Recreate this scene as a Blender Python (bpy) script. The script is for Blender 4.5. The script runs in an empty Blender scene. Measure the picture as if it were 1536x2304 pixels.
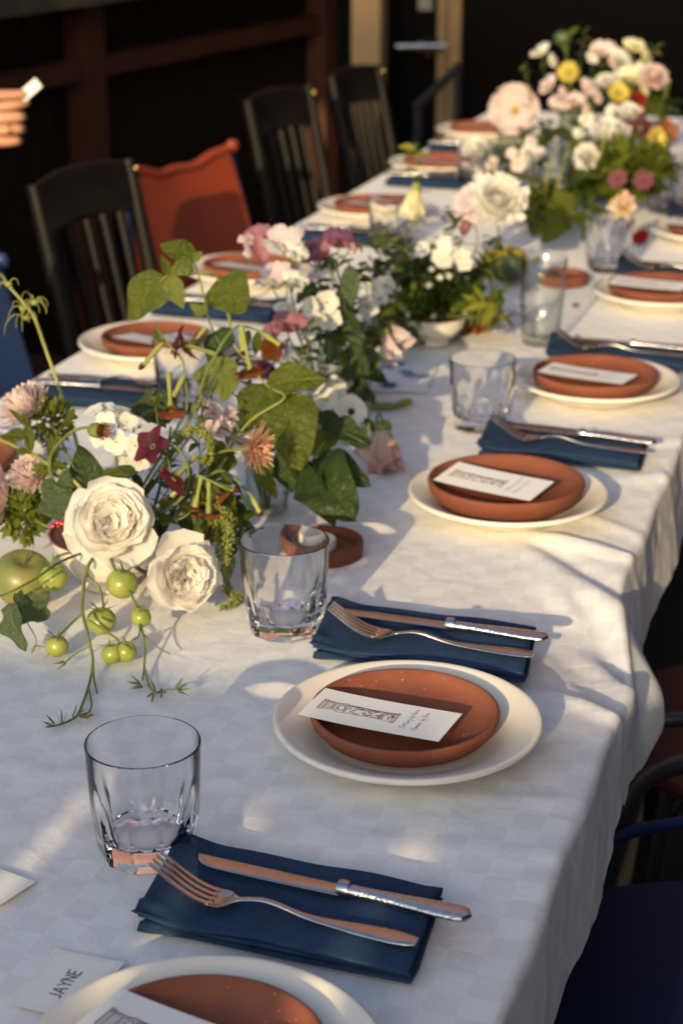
import bpy, math, random
from mathutils import Vector, Matrix, noise
random.seed(7)
S = bpy.context.scene
COL = S.collection
rad = math.radians
V = Vector

# ---------------------------------------------------------------- camera, sky, sun, exposure
cam = bpy.data.objects.new('camera', bpy.data.cameras.new('camera'))
COL.objects.link(cam); S.camera = cam
cam.location = (0, 0, 1.455)
cam.rotation_euler = (rad(90 - 20.25), 0, rad(17.4))
cam.data.sensor_fit = 'VERTICAL'; cam.data.sensor_height = 36; cam.data.sensor_width = 24
cam.data.lens = 36 * 4100 / 2304
cam.data.clip_start = .05; cam.data.clip_end = 400
cam.data.dof.use_dof = True; cam.data.dof.focus_distance = 1.43; cam.data.dof.aperture_fstop = 7.4
cam.data.dof.aperture_blades = 0

SUN_EL = rad(16.5)
W = bpy.data.worlds.new('World'); S.world = W; W.use_nodes = True
nt = W.node_tree; bg = nt.nodes['Background']
sky = nt.nodes.new('ShaderNodeTexSky'); sky.sky_type = 'NISHITA'; sky.sun_disc = False
sky.dust_density = 1.85; sky.ozone_density = .65; sky.sun_elevation = SUN_EL; sky.sun_rotation = math.pi
nt.links.new(sky.outputs[0], bg.inputs[0]); bg.inputs[1].default_value = .13
sun = bpy.data.objects.new('sun', bpy.data.lights.new('sun', 'SUN')); COL.objects.link(sun)
sun.data.energy = 2.45; sun.data.angle = rad(.5); sun.data.color = (1, .77, .43)
sun.data.cycles.is_caustics_light = True
sun.location = (0, -6, 5)
sun.rotation_euler = V((.0, math.cos(SUN_EL), -math.sin(SUN_EL))).to_track_quat('-Z', 'Y').to_euler()
S.view_settings.view_transform = 'Standard'; S.view_settings.look = 'None'
S.view_settings.gamma = 1; S.view_settings.use_curve_mapping = False
S.view_settings.exposure = 1.0
S.render.engine = 'CYCLES'
S.cycles.max_bounces = 12; S.cycles.transmission_bounces = 10; S.cycles.transparent_max_bounces = 16
S.cycles.diffuse_bounces = 6; S.cycles.glossy_bounces = 5
S.cycles.sample_clamp_indirect = 6; S.cycles.use_denoising = True
S.cycles.caustics_refractive = True; S.cycles.caustics_reflective = False
S.cycles.blur_glossy = .3

# ---------------------------------------------------------------- materials
def nodes(name):
    m = bpy.data.materials.new(name); m.use_nodes = True
    t = m.node_tree; return m, t, t.nodes['Principled BSDF'], t.nodes['Material Output']
def nd(t, kind, **kw):
    n = t.nodes.new('ShaderNode' + kind)
    for k, v in kw.items():
        if k.startswith('i_'):
            key = k[2:]; key = int(key) if key.isdigit() else key.replace('_', ' ')
            n.inputs[key].default_value = v
        else: setattr(n, k, v)
    return n
def c4(c): return (c[0], c[1], c[2], 1)
def mat(name, col, rough=.6, col2=None, scale=30, bump=0, bscale=200, metal=0, spec=.5, detail=4, coat=0, contrast=(.35, .65)):
    m, t, b, o = nodes(name)
    b.inputs['Base Color'].default_value = c4(col); b.inputs['Roughness'].default_value = rough
    b.inputs['Metallic'].default_value = metal; b.inputs['Specular IOR Level'].default_value = spec
    b.inputs['Coat Weight'].default_value = coat
    tc = nd(t, 'TexCoord')
    if col2:
        n = nd(t, 'TexNoise', i_Scale=scale, i_Detail=detail)
        t.links.new(tc.outputs['Object'], n.inputs['Vector'])
        r = nd(t, 'ValToRGB'); r.color_ramp.elements[0].position = contrast[0]; r.color_ramp.elements[1].position = contrast[1]
        r.color_ramp.elements[0].color = c4(col); r.color_ramp.elements[1].color = c4(col2)
        t.links.new(n.outputs[0], r.inputs[0]); t.links.new(r.outputs[0], b.inputs['Base Color'])
    if bump:
        n2 = nd(t, 'TexNoise', i_Scale=bscale, i_Detail=3)
        t.links.new(tc.outputs['Object'], n2.inputs['Vector'])
        bp = nd(t, 'Bump', i_Strength=bump, i_Distance=.002)
        t.links.new(n2.outputs[0], bp.inputs['Height']); t.links.new(bp.outputs[0], b.inputs['Normal'])
    return m
def petal_mat(name, col, col2=None, trans=.35, scale=3, veins=0, rough=.55):
    """thin petal: diffuse front, light passing through from behind; optional darker throat / veins along local Y"""
    m, t, b, o = nodes(name)
    b.inputs['Roughness'].default_value = rough; b.inputs['Specular IOR Level'].default_value = .25
    tc = nd(t, 'TexCoord'); sp = nd(t, 'SeparateXYZ'); t.links.new(tc.outputs['Object'], sp.inputs[0])
    mx = nd(t, 'Mix', data_type='RGBA')
    mx.inputs[6].default_value = c4(col2 or col); mx.inputs[7].default_value = c4(col)
    mr = nd(t, 'MapRange', i_1=.0, i_2=.75)
    t.links.new(sp.outputs[1], mr.inputs[0])
    n = nd(t, 'TexNoise', i_Scale=scale, i_Detail=3); t.links.new(tc.outputs['Object'], n.inputs['Vector'])
    ad = nd(t, 'Math', operation='MULTIPLY_ADD', i_1=.7, i_2=-.35); t.links.new(n.outputs[0], ad.inputs[0])
    ad2 = nd(t, 'Math', operation='ADD', use_clamp=True); t.links.new(mr.outputs[0], ad2.inputs[0]); t.links.new(ad.outputs[0], ad2.inputs[1])
    last = ad2.outputs[0]
    if veins:
        at = nd(t, 'Math', operation='ARCTAN2'); t.links.new(sp.outputs[0], at.inputs[0])
        ay = nd(t, 'Math', operation='ADD', i_1=.15); t.links.new(sp.outputs[1], ay.inputs[0]); t.links.new(ay.outputs[0], at.inputs[1])
        ml = nd(t, 'Math', operation='MULTIPLY', i_1=46); t.links.new(at.outputs[0], ml.inputs[0])
        sn = nd(t, 'Math', operation='SINE'); t.links.new(ml.outputs[0], sn.inputs[0])
        m3 = nd(t, 'Math', operation='MULTIPLY', i_1=veins); t.links.new(sn.outputs[0], m3.inputs[0])
        a3 = nd(t, 'Math', operation='ADD', use_clamp=True); t.links.new(last, a3.inputs[0]); t.links.new(m3.outputs[0], a3.inputs[1]); last = a3.outputs[0]
    t.links.new(last, mx.inputs[0]); t.links.new(mx.outputs[2], b.inputs['Base Color'])
    tr = nd(t, 'BsdfTranslucent'); t.links.new(mx.outputs[2], tr.inputs[0])
    ms = nd(t, 'MixShader', i_0=trans); t.links.new(b.outputs[0], ms.inputs[1]); t.links.new(tr.outputs[0], ms.inputs[2])
    t.links.new(ms.outputs[0], o.inputs[0])
    return m
def leaf_mat(name, col, col2, tcol, trans=.35, rough=.42):
    """leaf in local units: Y along the midrib 0..1, X across; paler midrib and side veins"""
    m, t, b, o = nodes(name)
    b.inputs['Roughness'].default_value = rough; b.inputs['Specular IOR Level'].default_value = .35
    tc = nd(t, 'TexCoord'); sp = nd(t, 'SeparateXYZ'); t.links.new(tc.outputs['Object'], sp.inputs[0])
    ax = nd(t, 'Math', operation='ABSOLUTE'); t.links.new(sp.outputs[0], ax.inputs[0])
    mid = nd(t, 'MapRange', i_1=.0, i_2=.022, i_3=1.0, i_4=0.0); t.links.new(ax.outputs[0], mid.inputs[0])
    d = nd(t, 'Math', operation='MULTIPLY_ADD', i_1=-.9); t.links.new(ax.outputs[0], d.inputs[0]); t.links.new(sp.outputs[1], d.inputs[2])
    d7 = nd(t, 'Math', operation='MULTIPLY', i_1=7.0); t.links.new(d.outputs[0], d7.inputs[0])
    pp = nd(t, 'Math', operation='PINGPONG', i_1=.5); t.links.new(d7.outputs[0], pp.inputs[0])
    vn = nd(t, 'MapRange', i_1=.0, i_2=.10, i_3=.55, i_4=0.0); t.links.new(pp.outputs[0], vn.inputs[0])
    mxv = nd(t, 'Math', operation='MAXIMUM'); t.links.new(mid.outputs[0], mxv.inputs[0]); t.links.new(vn.outputs[0], mxv.inputs[1])
    n = nd(t, 'TexNoise', i_Scale=5, i_Detail=5); t.links.new(tc.outputs['Object'], n.inputs['Vector'])
    oi = nd(t, 'ObjectInfo')
    av = nd(t, 'Math', operation='MULTIPLY_ADD', i_1=.55, use_clamp=True); t.links.new(oi.outputs['Random'], av.inputs[0])
    nn = nd(t, 'MapRange', i_1=.3, i_2=.75, i_3=0.0, i_4=.5); t.links.new(n.outputs[0], nn.inputs[0]); t.links.new(nn.outputs[0], av.inputs[2])
    mx = nd(t, 'Mix', data_type='RGBA'); mx.inputs[6].default_value = c4(col); mx.inputs[7].default_value = c4(col2)
    t.links.new(av.outputs[0], mx.inputs[0])
    mv = nd(t, 'Mix', data_type='RGBA'); mv.inputs[7].default_value = c4([min(1, c * 1.9 + .015) for c in col2])
    vm = nd(t, 'Math', operation='MULTIPLY', i_1=.6); t.links.new(mxv.outputs[0], vm.inputs[0])
    t.links.new(vm.outputs[0], mv.inputs[0]); t.links.new(mx.outputs[2], mv.inputs[6]); t.links.new(mv.outputs[2], b.inputs['Base Color'])
    bp = nd(t, 'Bump', i_Strength=.5, i_Distance=.02, invert=True)
    hs = nd(t, 'Math', operation='ADD'); t.links.new(mxv.outputs[0], hs.inputs[0]); t.links.new(n.outputs[0], hs.inputs[1])
    t.links.new(hs.outputs[0], bp.inputs['Height']); t.links.new(bp.outputs[0], b.inputs['Normal'])
    tr = nd(t, 'BsdfTranslucent'); tr.inputs[0].default_value = c4(tcol); t.links.new(bp.outputs[0], tr.inputs[1])
    ms = nd(t, 'MixShader', i_0=trans); t.links.new(b.outputs[0], ms.inputs[1]); t.links.new(tr.outputs[0], ms.inputs[2])
    t.links.new(ms.outputs[0], o.inputs[0])
    return m
def cloth_mat():
    m, t, b, o = nodes('damask_cloth')
    tc = nd(t, 'TexCoord')
    ck = nd(t, 'TexChecker', i_Scale=41.0)
    mp = nd(t, 'Mapping'); mp.inputs['Rotation'].default_value = (0, 0, rad(1.2))
    t.links.new(tc.outputs['UV'], mp.inputs[0]); t.links.new(mp.outputs[0], ck.inputs[0])
    ck.inputs[1].default_value = (.80, .785, .77, 1); ck.inputs[2].default_value = (.745, .73, .72, 1)
    n = nd(t, 'TexNoise', i_Scale=5, i_Detail=6); t.links.new(tc.outputs['UV'], n.inputs['Vector'])
    nr = nd(t, 'MapRange', i_1=.3, i_2=.7, i_3=.94, i_4=1.03); t.links.new(n.outputs[0], nr.inputs[0])
    mu = nd(t, 'Mix', data_type='RGBA', blend_type='MULTIPLY', i_0=1.0)
    t.links.new(ck.outputs[0], mu.inputs[6]); t.links.new(nr.outputs[0], mu.inputs[7]); t.links.new(mu.outputs[2], b.inputs['Base Color'])
    rr = nd(t, 'MapRange', i_3=.62, i_4=.85); t.links.new(ck.outputs[1], rr.inputs[0]); t.links.new(rr.outputs[0], b.inputs['Roughness'])
    b.inputs['Sheen Weight'].default_value = .15; b.inputs['Specular IOR Level'].default_value = .3
    # satin floats run one way in one square and the other way in the next
    w1 = nd(t, 'TexNoise', i_Scale=1, i_Detail=2); w2 = nd(t, 'TexNoise', i_Scale=1, i_Detail=2)
    for w, sc in ((w1, (2600, 260, 1)), (w2, (240, 2400, 1))):
        q = nd(t, 'Mapping'); q.inputs['Scale'].default_value = sc
        t.links.new(tc.outputs['UV'], q.inputs[0]); t.links.new(q.outputs[0], w.inputs['Vector'])
    hx = nd(t, 'Mix'); t.links.new(ck.outputs[1], hx.inputs[0]); t.links.new(w1.outputs[0], hx.inputs[2]); t.links.new(w2.outputs[0], hx.inputs[3])
    wr = nd(t, 'TexNoise', i_Scale=28, i_Detail=4, i_Distortion=.6); t.links.new(tc.outputs['UV'], wr.inputs['Vector'])
    b1 = nd(t, 'Bump', i_Strength=.55, i_Distance=.0006); t.links.new(hx.outputs[0], b1.inputs['Height'])
    b2 = nd(t, 'Bump', i_Strength=.5, i_Distance=.004); t.links.new(wr.outputs[0], b2.inputs['Height'])
    t.links.new(b2.outputs[0], b1.inputs['Normal']); t.links.new(b1.outputs[0], b.inputs['Normal'])
    return m
def linen_mat(name, col, col2):
    m, t, b, o = nodes(name)
    tc = nd(t, 'TexCoord')
    hs = []
    for sc in ((900, 60, 60), (60, 900, 60)):
        q = nd(t, 'Mapping'); q.inputs['Scale'].default_value = sc
        w = nd(t, 'TexNoise', i_Scale=1, i_Detail=2)
        t.links.new(tc.outputs['Object'], q.inputs[0]); t.links.new(q.outputs[0], w.inputs['Vector']); hs.append(w)
    ad = nd(t, 'Math', operation='ADD'); t.links.new(hs[0].outputs[0], ad.inputs[0]); t.links.new(hs[1].outputs[0], ad.inputs[1])
    big = nd(t, 'TexNoise', i_Scale=26, i_Detail=5); t.links.new(tc.outputs['Object'], big.inputs['Vector'])
    ad9 = nd(t, 'Math', operation='MULTIPLY_ADD', i_1=1.1); t.links.new(big.outputs[0], ad9.inputs[0]); t.links.new(ad.outputs[0], ad9.inputs[2])
    mr = nd(t, 'MapRange', i_1=1.2, i_2=1.95); t.links.new(ad9.outputs[0], mr.inputs[0])
    mx = nd(t, 'Mix', data_type='RGBA'); mx.inputs[6].default_value = c4(col); mx.inputs[7].default_value = c4(col2)
    t.links.new(mr.outputs[0], mx.inputs[0]); t.links.new(mx.outputs[2], b.inputs['Base Color'])
    b.inputs['Roughness'].default_value = .9; b.inputs['Specular IOR Level'].default_value = .2; b.inputs['Sheen Weight'].default_value = .0
    n = nd(t, 'TexNoise', i_Scale=40, i_Detail=4); t.links.new(tc.outputs['Object'], n.inputs['Vector'])
    b1 = nd(t, 'Bump', i_Strength=.6, i_Distance=.0008); t.links.new(ad.outputs[0], b1.inputs['Height'])
    b2 = nd(t, 'Bump', i_Strength=.5, i_Distance=.004); t.links.new(n.outputs[0], b2.inputs['Height'])
    t.links.new(b2.outputs[0], b1.inputs['Normal']); t.links.new(b1.outputs[0], b.inputs['Normal'])
    return m
def glass_mat(name, col=(1, 1, 1), thin=0.0):
    m, t, b, o = nodes(name); t.nodes.remove(b)
    if thin:      # thin-walled glass: most light goes straight through, the rest mirrors at the surface
        lw = nd(t, 'LayerWeight', i_Blend=.5); pw = nd(t, 'Math', operation='POWER', i_1=4.0); t.links.new(lw.outputs['Facing'], pw.inputs[0])
        fr = nd(t, 'Math', operation='MULTIPLY_ADD', i_1=.6, i_2=.045); t.links.new(pw.outputs[0], fr.inputs[0]); tr = nd(t, 'BsdfTransparent'); tr.inputs[0].default_value = c4(col)
        pt = nd(t, 'Math', operation='POWER', i_1=2.2); t.links.new(lw.outputs['Facing'], pt.inputs[0])
        tm = nd(t, 'Mix', data_type='RGBA'); tm.inputs[6].default_value = c4(col); tm.inputs[7].default_value = (.50, .53, .52, 1)
        t.links.new(pt.outputs[0], tm.inputs[0]); t.links.new(tm.outputs[2], tr.inputs[0])
        gl = nd(t, 'BsdfGlossy', i_Roughness=.04); ms = nd(t, 'MixShader')
        t.links.new(fr.outputs[0], ms.inputs[0]); t.links.new(tr.outputs[0], ms.inputs[1]); t.links.new(gl.outputs[0], ms.inputs[2])
        t.links.new(ms.outputs[0], o.inputs[0])
    else:
        g = nd(t, 'BsdfGlass', i_IOR=1.48, i_Roughness=.0); g.inputs[0].default_value = c4(col); t.links.new(g.outputs[0], o.inputs[0])
    return m
def terracotta_mat():
    m, t, b, o = nodes('terracotta')
    tc = nd(t, 'TexCoord')
    n = nd(t, 'TexNoise', i_Scale=22, i_Detail=6); t.links.new(tc.outputs['Object'], n.inputs['Vector'])
    r = nd(t, 'ValToRGB'); e = r.color_ramp.elements
    e[0].position = .3; e[0].color = (.185, .058, .033, 1); e[1].position = .7; e[1].color = (.240, .078, .043, 1)
    t.links.new(n.outputs[0], r.inputs[0])
    oi = nd(t, 'ObjectInfo'); hv = nd(t, 'HueSaturation'); vr = nd(t, 'MapRange', i_3=.82, i_4=1.14); t.links.new(oi.outputs['Random'], vr.inputs[0])
    t.links.new(vr.outputs[0], hv.inputs['Value']); t.links.new(r.outputs[0], hv.inputs['Color']); r = hv
    v = nd(t, 'TexVoronoi', i_Scale=150); t.links.new(tc.outputs['Object'], v.inputs['Vector'])
    sp = nd(t, 'MapRange', i_1=.10, i_2=.17, i_3=1.0, i_4=0.0); t.links.new(v.outputs[0], sp.inputs[0])
    n3 = nd(t, 'TexNoise', i_Scale=60); t.links.new(tc.outputs['Object'], n3.inputs['Vector'])
    g3 = nd(t, 'MapRange', i_1=.55, i_2=.62); t.links.new(n3.outputs[0], g3.inputs[0])
    mm = nd(t, 'Math', operation='MULTIPLY'); t.links.new(sp.outputs[0], mm.inputs[0]); t.links.new(g3.outputs[0], mm.inputs[1])
    mx = nd(t, 'Mix', data_type='RGBA'); mx.inputs[7].default_value = (.42, .22, .13, 1)
    t.links.new(mm.outputs[0], mx.inputs[0]); t.links.new(r.outputs[0], mx.inputs[6]); t.links.new(mx.outputs[2], b.inputs['Base Color'])
    b.inputs['Roughness'].default_value = .8; b.inputs['Specular IOR Level'].default_value = .25
    nb = nd(t, 'TexNoise', i_Scale=420, i_Detail=3); t.links.new(tc.outputs['Object'], nb.inputs['Vector'])
    b1 = nd(t, 'Bump', i_Strength=.35, i_Distance=.0012); t.links.new(nb.outputs[0], b1.inputs['Height']); t.links.new(b1.outputs[0], b.inputs['Normal'])
    return m
def brick_mat():
    m, t, b, o = nodes('red_brick')
    tc = nd(t, 'TexCoord'); mp = nd(t, 'Mapping'); mp.inputs['Rotation'].default_value = (rad(90), 0, 0)
    br = nd(t, 'TexBrick', i_Scale=4.4); t.links.new(tc.outputs['Object'], mp.inputs[0]); t.links.new(mp.outputs[0], br.inputs[0])
    br.inputs[1].default_value = (.14, .055, .052, 1); br.inputs[2].default_value = (.17, .075, .072, 1); br.inputs[3].default_value = (.22, .16, .15, 1)
    t.links.new(br.outputs[0], b.inputs['Base Color']); b.inputs['Roughness'].default_value = .9
    return m

MA = dict(
 cloth=cloth_mat(),
 china=mat('cream_china', (.80, .755, .65), .22, (.77, .72, .61), 14, coat=.3),
 terra=terracotta_mat(),
 linen=linen_mat('blue_linen', (.012, .028, .066), (.025, .053, .112)),
 steel=mat('stainless_steel', (.50, .50, .50), .22, (.44, .44, .44), 60, metal=1, bump=.04, bscale=300),
 hammered=mat('hammered_steel', (.54, .54, .55), .22, metal=1, bump=.45, bscale=420),
 paper=mat('white_paper', (.80, .78, .75), .85, bump=.05, bscale=500),
 cream_paper=mat('cream_paper', (.84, .81, .73), .85, bump=.05, bscale=500),
 ink=mat('brown_ink', (.12, .026, .020), .8), ink_grey=mat('grey_ink', (.16, .14, .15), .8),
 ink_blue=mat('blue_ink', (.035, .075, .15), .8), ink_pale=mat('pale_ink', (.62, .60, .54), .85),
 glass=glass_mat('clear_glass', (1, 1, 1)), far_glass=glass_mat('light_glass', (.97, .98, .97), 1), vase=glass_mat('thin_glass', (.93, .95, .93), 1),
 wax=mat('white_wax', (.80, .77, .70), .5),
 darkclay=mat('dark_fired_clay', (.05, .025, .02), .6, (.16, .05, .03), 40),
 wood=mat('black_wood', (.004, .003, .003), .5, (.007, .0055, .0045), 25, bump=.1, bscale=60, spec=.22),
 barwood=mat('dark_stained_boards', (.014, .008, .005), .6, (.022, .013, .008), 8, bump=.3, bscale=40, spec=.15),
 rail=mat('red_brown_timber', (.085, .024, .010), .6, (.060, .018, .008), 12, bump=.2, bscale=50),
 counter=mat('weathered_counter', (.075, .060, .042), .6, (.05, .04, .03), 10),
 orange=mat('orange_red_paint', (.27, .040, .013), .5, (.22, .032, .011), 6),
 darkred=mat('dark_red_paint', (.055, .010, .008), .5, (.04, .008, .006), 6),
 blue=mat('sunlit_navy_paint', (.022, .050, .150), .5, (.018, .042, .125), 6),  # navy chair paint lightened for the sunlit chair, sunlight put into the colour
 navy=mat('shaded_navy_paint', (.003, .012, .052), .55, (.0025, .010, .042), 6, spec=.2),  # same chair paint darkened for the lower right chair, shade put into the colour
 iron=mat('black_iron', (.015, .016, .018), .45),
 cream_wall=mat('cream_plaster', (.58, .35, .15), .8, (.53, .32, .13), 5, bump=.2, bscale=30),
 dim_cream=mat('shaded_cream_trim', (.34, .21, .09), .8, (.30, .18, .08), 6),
 black_panel=mat('black_panel', (.004, .003, .003), .6, (.003, .0025, .002), 4, spec=.06),
 chrome=mat('chrome', (.72, .70, .66), .3, metal=1),
 brick=brick_mat(),
 ground=mat('paving', (.035, .032, .03), .9, (.025, .023, .021), 3, bump=.4, bscale=20),
 fence=mat('pale_fence_boards', (.72, .69, .64), .8, (.64, .61, .56), 6, bump=.3, bscale=30),  # pale so the added fence lifts the fill on the near cloth
 canvas=mat('added_shade_awning', (.62, .60, .56), .9),  # lightened along with the fence to raise the fill
 tabletop=mat('plain_table_wood', (.25, .16, .09), .6),
 skin=mat('skin', (.55, .28, .17), .5, (.50, .24, .145), 25, bump=.15, bscale=220),
 shirt=mat('dark_shirt', (.03, .03, .035), .9), gold=mat('gold', (.80, .52, .20), .2, metal=1),
 hair=mat('brown_hair', (.03, .017, .01), .6), trousers=mat('dark_trousers', (.02, .022, .03), .9),
 leaf=leaf_mat('bean_leaf', (.058, .084, .010), (.125, .155, .016), (.26, .29, .012), .44),
 dark_leaf=leaf_mat('dark_leaf', (.020, .042, .010), (.045, .072, .014), (.08, .12, .012), .28),
 pale_leaf=leaf_mat('pale_leaf', (.13, .17, .035), (.19, .22, .05), (.28, .32, .05), .4),
 grey_leaf=leaf_mat('grey_green_leaf', (.055, .085, .035), (.085, .12, .05), (.12, .17, .05), .3),
 lime=leaf_mat('lime_leaf', (.18, .20, .018), (.26, .26, .03), (.34, .34, .02), .4),
 stem=mat('green_stem', (.10, .14, .030), .5, (.16, .19, .045), 40), dark_stem=mat('dark_green_stem', (.035, .06, .018), .5, (.06, .09, .025), 40),
 straw_stem=mat('yellow_green_stem', (.26, .27, .06), .5, (.20, .22, .05), 40),
 rose=petal_mat('white_rose_petal', (.90, .87, .81), (.90, .82, .73), .48),
 white=petal_mat('white_petal', (.80, .78, .73), (.74, .76, .60), .35),
 cream=petal_mat('cream_petal', (.80, .74, .52), (.68, .66, .30), .3),
 blush=petal_mat('blush_petal', (.72, .46, .40), (.76, .62, .45), .35, veins=.12),
 pink=petal_mat('pink_ray', (.83, .68, .65), None, .3), white_ray=petal_mat('white_ray', (.84, .82, .77), None, .3),
 pale_pink=petal_mat('pale_pink_petal', (.80, .68, .65), (.74, .55, .55), .35, veins=.1),
 mauve=petal_mat('mauve_petal', (.42, .20, .22), (.20, .04, .085), .35, veins=.4),
 lilac=petal_mat('lilac_white_petal', (.74, .64, .64), (.55, .36, .42), .35, veins=.2),
 purple=petal_mat('purple_petal', (.20, .085, .15), (.10, .02, .06), .35, veins=.3),
 maroon=petal_mat('maroon_petal', (.095, .013, .024), (.06, .009, .014), .3),
 rust=petal_mat('rust_petal', (.30, .085, .035), (.22, .07, .03), .3),
 peach=petal_mat('peach_ray', (.70, .40, .26), None, .3),
 yellow=petal_mat('yellow_petal', (.74, .62, .16), None, .3),
 red=petal_mat('red_petal', (.42, .03, .025), (.36, .02, .02), .3),
 orange_p=petal_mat('orange_petal', (.55, .16, .02), (.5, .12, .02), .35),
 tomato=mat('green_tomato', (.20, .25, .030), .3, (.32, .33, .07), 60, coat=.2, detail=6),
 apple=mat('green_apple', (.12, .17, .028), .36, (.24, .20, .055), 24, coat=.1, contrast=(.35, .75), detail=8, bump=.15, bscale=300),
 amaranth=mat('lime_amaranth', (.24, .26, .04), .8, (.17, .20, .03), 90),
 seed=mat('yellow_seed_disc', (.42, .28, .02), .8, (.25, .2, .02), 200), dot=mat('dark_violet_centre', (.03, .012, .05), .8),
 berry=mat('raspberry', (.45, .015, .025), .35, (.35, .01, .02), 200),
 blue_print=mat('blue_glaze_print', (.10, .22, .42), .5),
)

# ---------------------------------------------------------------- mesh helpers
class MB:
    def __init__(s): s.v = []; s.f = []; s.uv = None
    def add(s, vs, fs):
        k = len(s.v); s.v += [tuple(v) for v in vs]; s.f += [tuple(i + k for i in f) for f in fs]; return s
    def grid(s, fn, nu, nv, wrap=False):
        vs = [fn(i / nu, j / nv) for i in range(nu + 1) for j in range(nv if wrap else nv + 1)]
        w = nv if wrap else nv + 1; fs = []
        for i in range(nu):
            for j in range(nv):
                a = i * w + j; b = i * w + (j + 1) % w
                fs.append((a, b, b + w, a + w))
        return s.add(vs, fs)
    def lathe(s, prof, n=48, c=(0, 0, 0), wob=None):
        vs = []
        for (r, z) in prof:
            for k in range(n):
                a = 2 * math.pi * k / n; q = r * (1 + (wob(a, z) if wob else 0))
                vs.append((c[0] + q * math.cos(a), c[1] + q * math.sin(a), c[2] + z))
        fs = []
        for i in range(len(prof) - 1):
            for k in range(n):
                a = i * n + k; b = i * n + (k + 1) % n
                fs.append((a, b, b + n, a + n))
        if prof[0][0] > 1e-6: fs.append(tuple(range(n))[::-1])
        if prof[-1][0] > 1e-6: fs.append(tuple((len(prof) - 1) * n + k for k in range(n)))
        return s.add(vs, fs)
    def box(s, c, d, R=None):
        vs = []
        for x in (-.5, .5):
            for y in (-.5, .5):
                for z in (-.5, .5):
                    p = V((x * d[0], y * d[1], z * d[2]))
                    if R: p = R @ p
                    vs.append(p + V(c))
        return s.add(vs, [(0, 1, 3, 2), (4, 6, 7, 5), (0, 4, 5, 1), (2, 3, 7, 6), (0, 2, 6, 4), (1, 5, 7, 3)])
    def bar(s, a, b, w, d, up=(0, 0, 1)):
        a = V(a); b = V(b); R = frame(b - a, up); return s.box((a + b) / 2, (w, d, (b - a).length), R)
    def tube(s, pts, r, n=8, cap=True):
        pts = [V(p) for p in pts]; m = len(pts); vs = []
        rs = r if isinstance(r, (list, tuple)) else [r] * m
        up = None
        for i, p in enumerate(pts):
            t = (pts[min(i + 1, m - 1)] - pts[max(i - 1, 0)]).normalized()
            if up is None:
                up = t.orthogonal().normalized()
            up = (up - t * up.dot(t)).normalized(); w = t.cross(up)
            for k in range(n):
                a = 2 * math.pi * k / n; vs.append(p + (up * math.cos(a) + w * math.sin(a)) * rs[i])
        fs = []
        for i in range(m - 1):
            for k in range(n):
                a = i * n + k; b = i * n + (k + 1) % n; fs.append((a, b, b + n, a + n))
        if cap: fs += [tuple(range(n))[::-1], tuple((m - 1) * n + k for k in range(n))]
        return s.add(vs, fs)
    def ball(s, c, r, nu=10, nv=14, sc=(1, 1, 1)):
        def fn(u, v):
            a = math.pi * u; b = 2 * math.pi * v
            return (c[0] + r * sc[0] * math.sin(a) * math.cos(b), c[1] + r * sc[1] * math.sin(a) * math.sin(b), c[2] + r * sc[2] * math.cos(a))
        return s.grid(fn, nu, nv, True)
    def mesh(s, name, m, angle=40):
        me = bpy.data.meshes.new(name); me.from_pydata(s.v, [], s.f); me.materials.append(m)
        me.shade_smooth()
        if angle: me.set_sharp_from_angle(angle=rad(angle))
        return me
    def obj(s, name, m, parent=None, loc=(0, 0, 0), rot=None, angle=40):
        return link(name, s.mesh(name, m, angle), parent, Matrix.LocRotScale(V(loc), rot.to_quaternion() if rot else None, None))
def link(name, me, parent=None, M=None):
    o = bpy.data.objects.new(name, me); COL.objects.link(o)
    if parent: o.parent = parent
    if M is not None: o.matrix_local = M
    return o
def frame(z, up=(0, 0, 1)):
    z = V(z).normalized(); up = V(up)
    if abs(z.dot(up)) > .99 * up.length: up = V((0, 1, 0)) if abs(z.y) < .9 else V((1, 0, 0))
    x = up.cross(z).normalized(); y = z.cross(x)
    return Matrix((x, y, z)).transposed()
def tag(o, label=None, cat=None, group=None, kind=None):
    if label: o['label'] = label
    if cat: o['category'] = cat
    if group: o['group'] = group
    if kind: o['kind'] = kind
    return o
def thing(name, label, cat, loc=(0, 0, 0), rz=0, group=None):
    o = bpy.data.objects.new(name, None); COL.objects.link(o); o.location = loc; o.rotation_euler = (0, 0, rz)
    o.empty_display_size = .03
    return tag(o, label, cat, group)
def copy_tree(o, parent=None):
    c = o.copy(); COL.objects.link(c); c.parent = parent
    for ch in o.children: copy_tree(ch, c)
    return c
def smooth_pts(pts, k=6):
    """Catmull-Rom through the given points"""
    pts = [V(p) for p in pts]
    if len(pts) < 3: return [pts[0].lerp(pts[-1], i / k) for i in range(k + 1)]
    q = [pts[0] * 2 - pts[1]] + pts + [pts[-1] * 2 - pts[-2]]; out = []
    for i in range(1, len(q) - 2):
        for j in range(k):
            t = j / k; a, b, c, d = q[i - 1:i + 3]
            out.append(.5 * ((2 * b) + (c - a) * t + (2 * a - 5 * b + 4 * c - d) * t * t + (3 * b - a - 3 * c + d) * t ** 3))
    out.append(pts[-1]); return out
def sstep(a, b, x):
    t = max(0, min(1, (x - a) / (b - a))); return t * t * (3 - 2 * t)
def bell(x, c, w): return math.exp(-((x - c) / w) ** 2)
TZ = .75

# ---------------------------------------------------------------- the setting
MB().box((0, 8, -.05), (90, 90, .1)).obj('ground', MA['ground']).__setitem__('kind', 'structure')

def part(name, m, parent, fn, angle=40):
    b = MB(); fn(b); return b.obj(name, m, parent, angle=angle)

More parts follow.
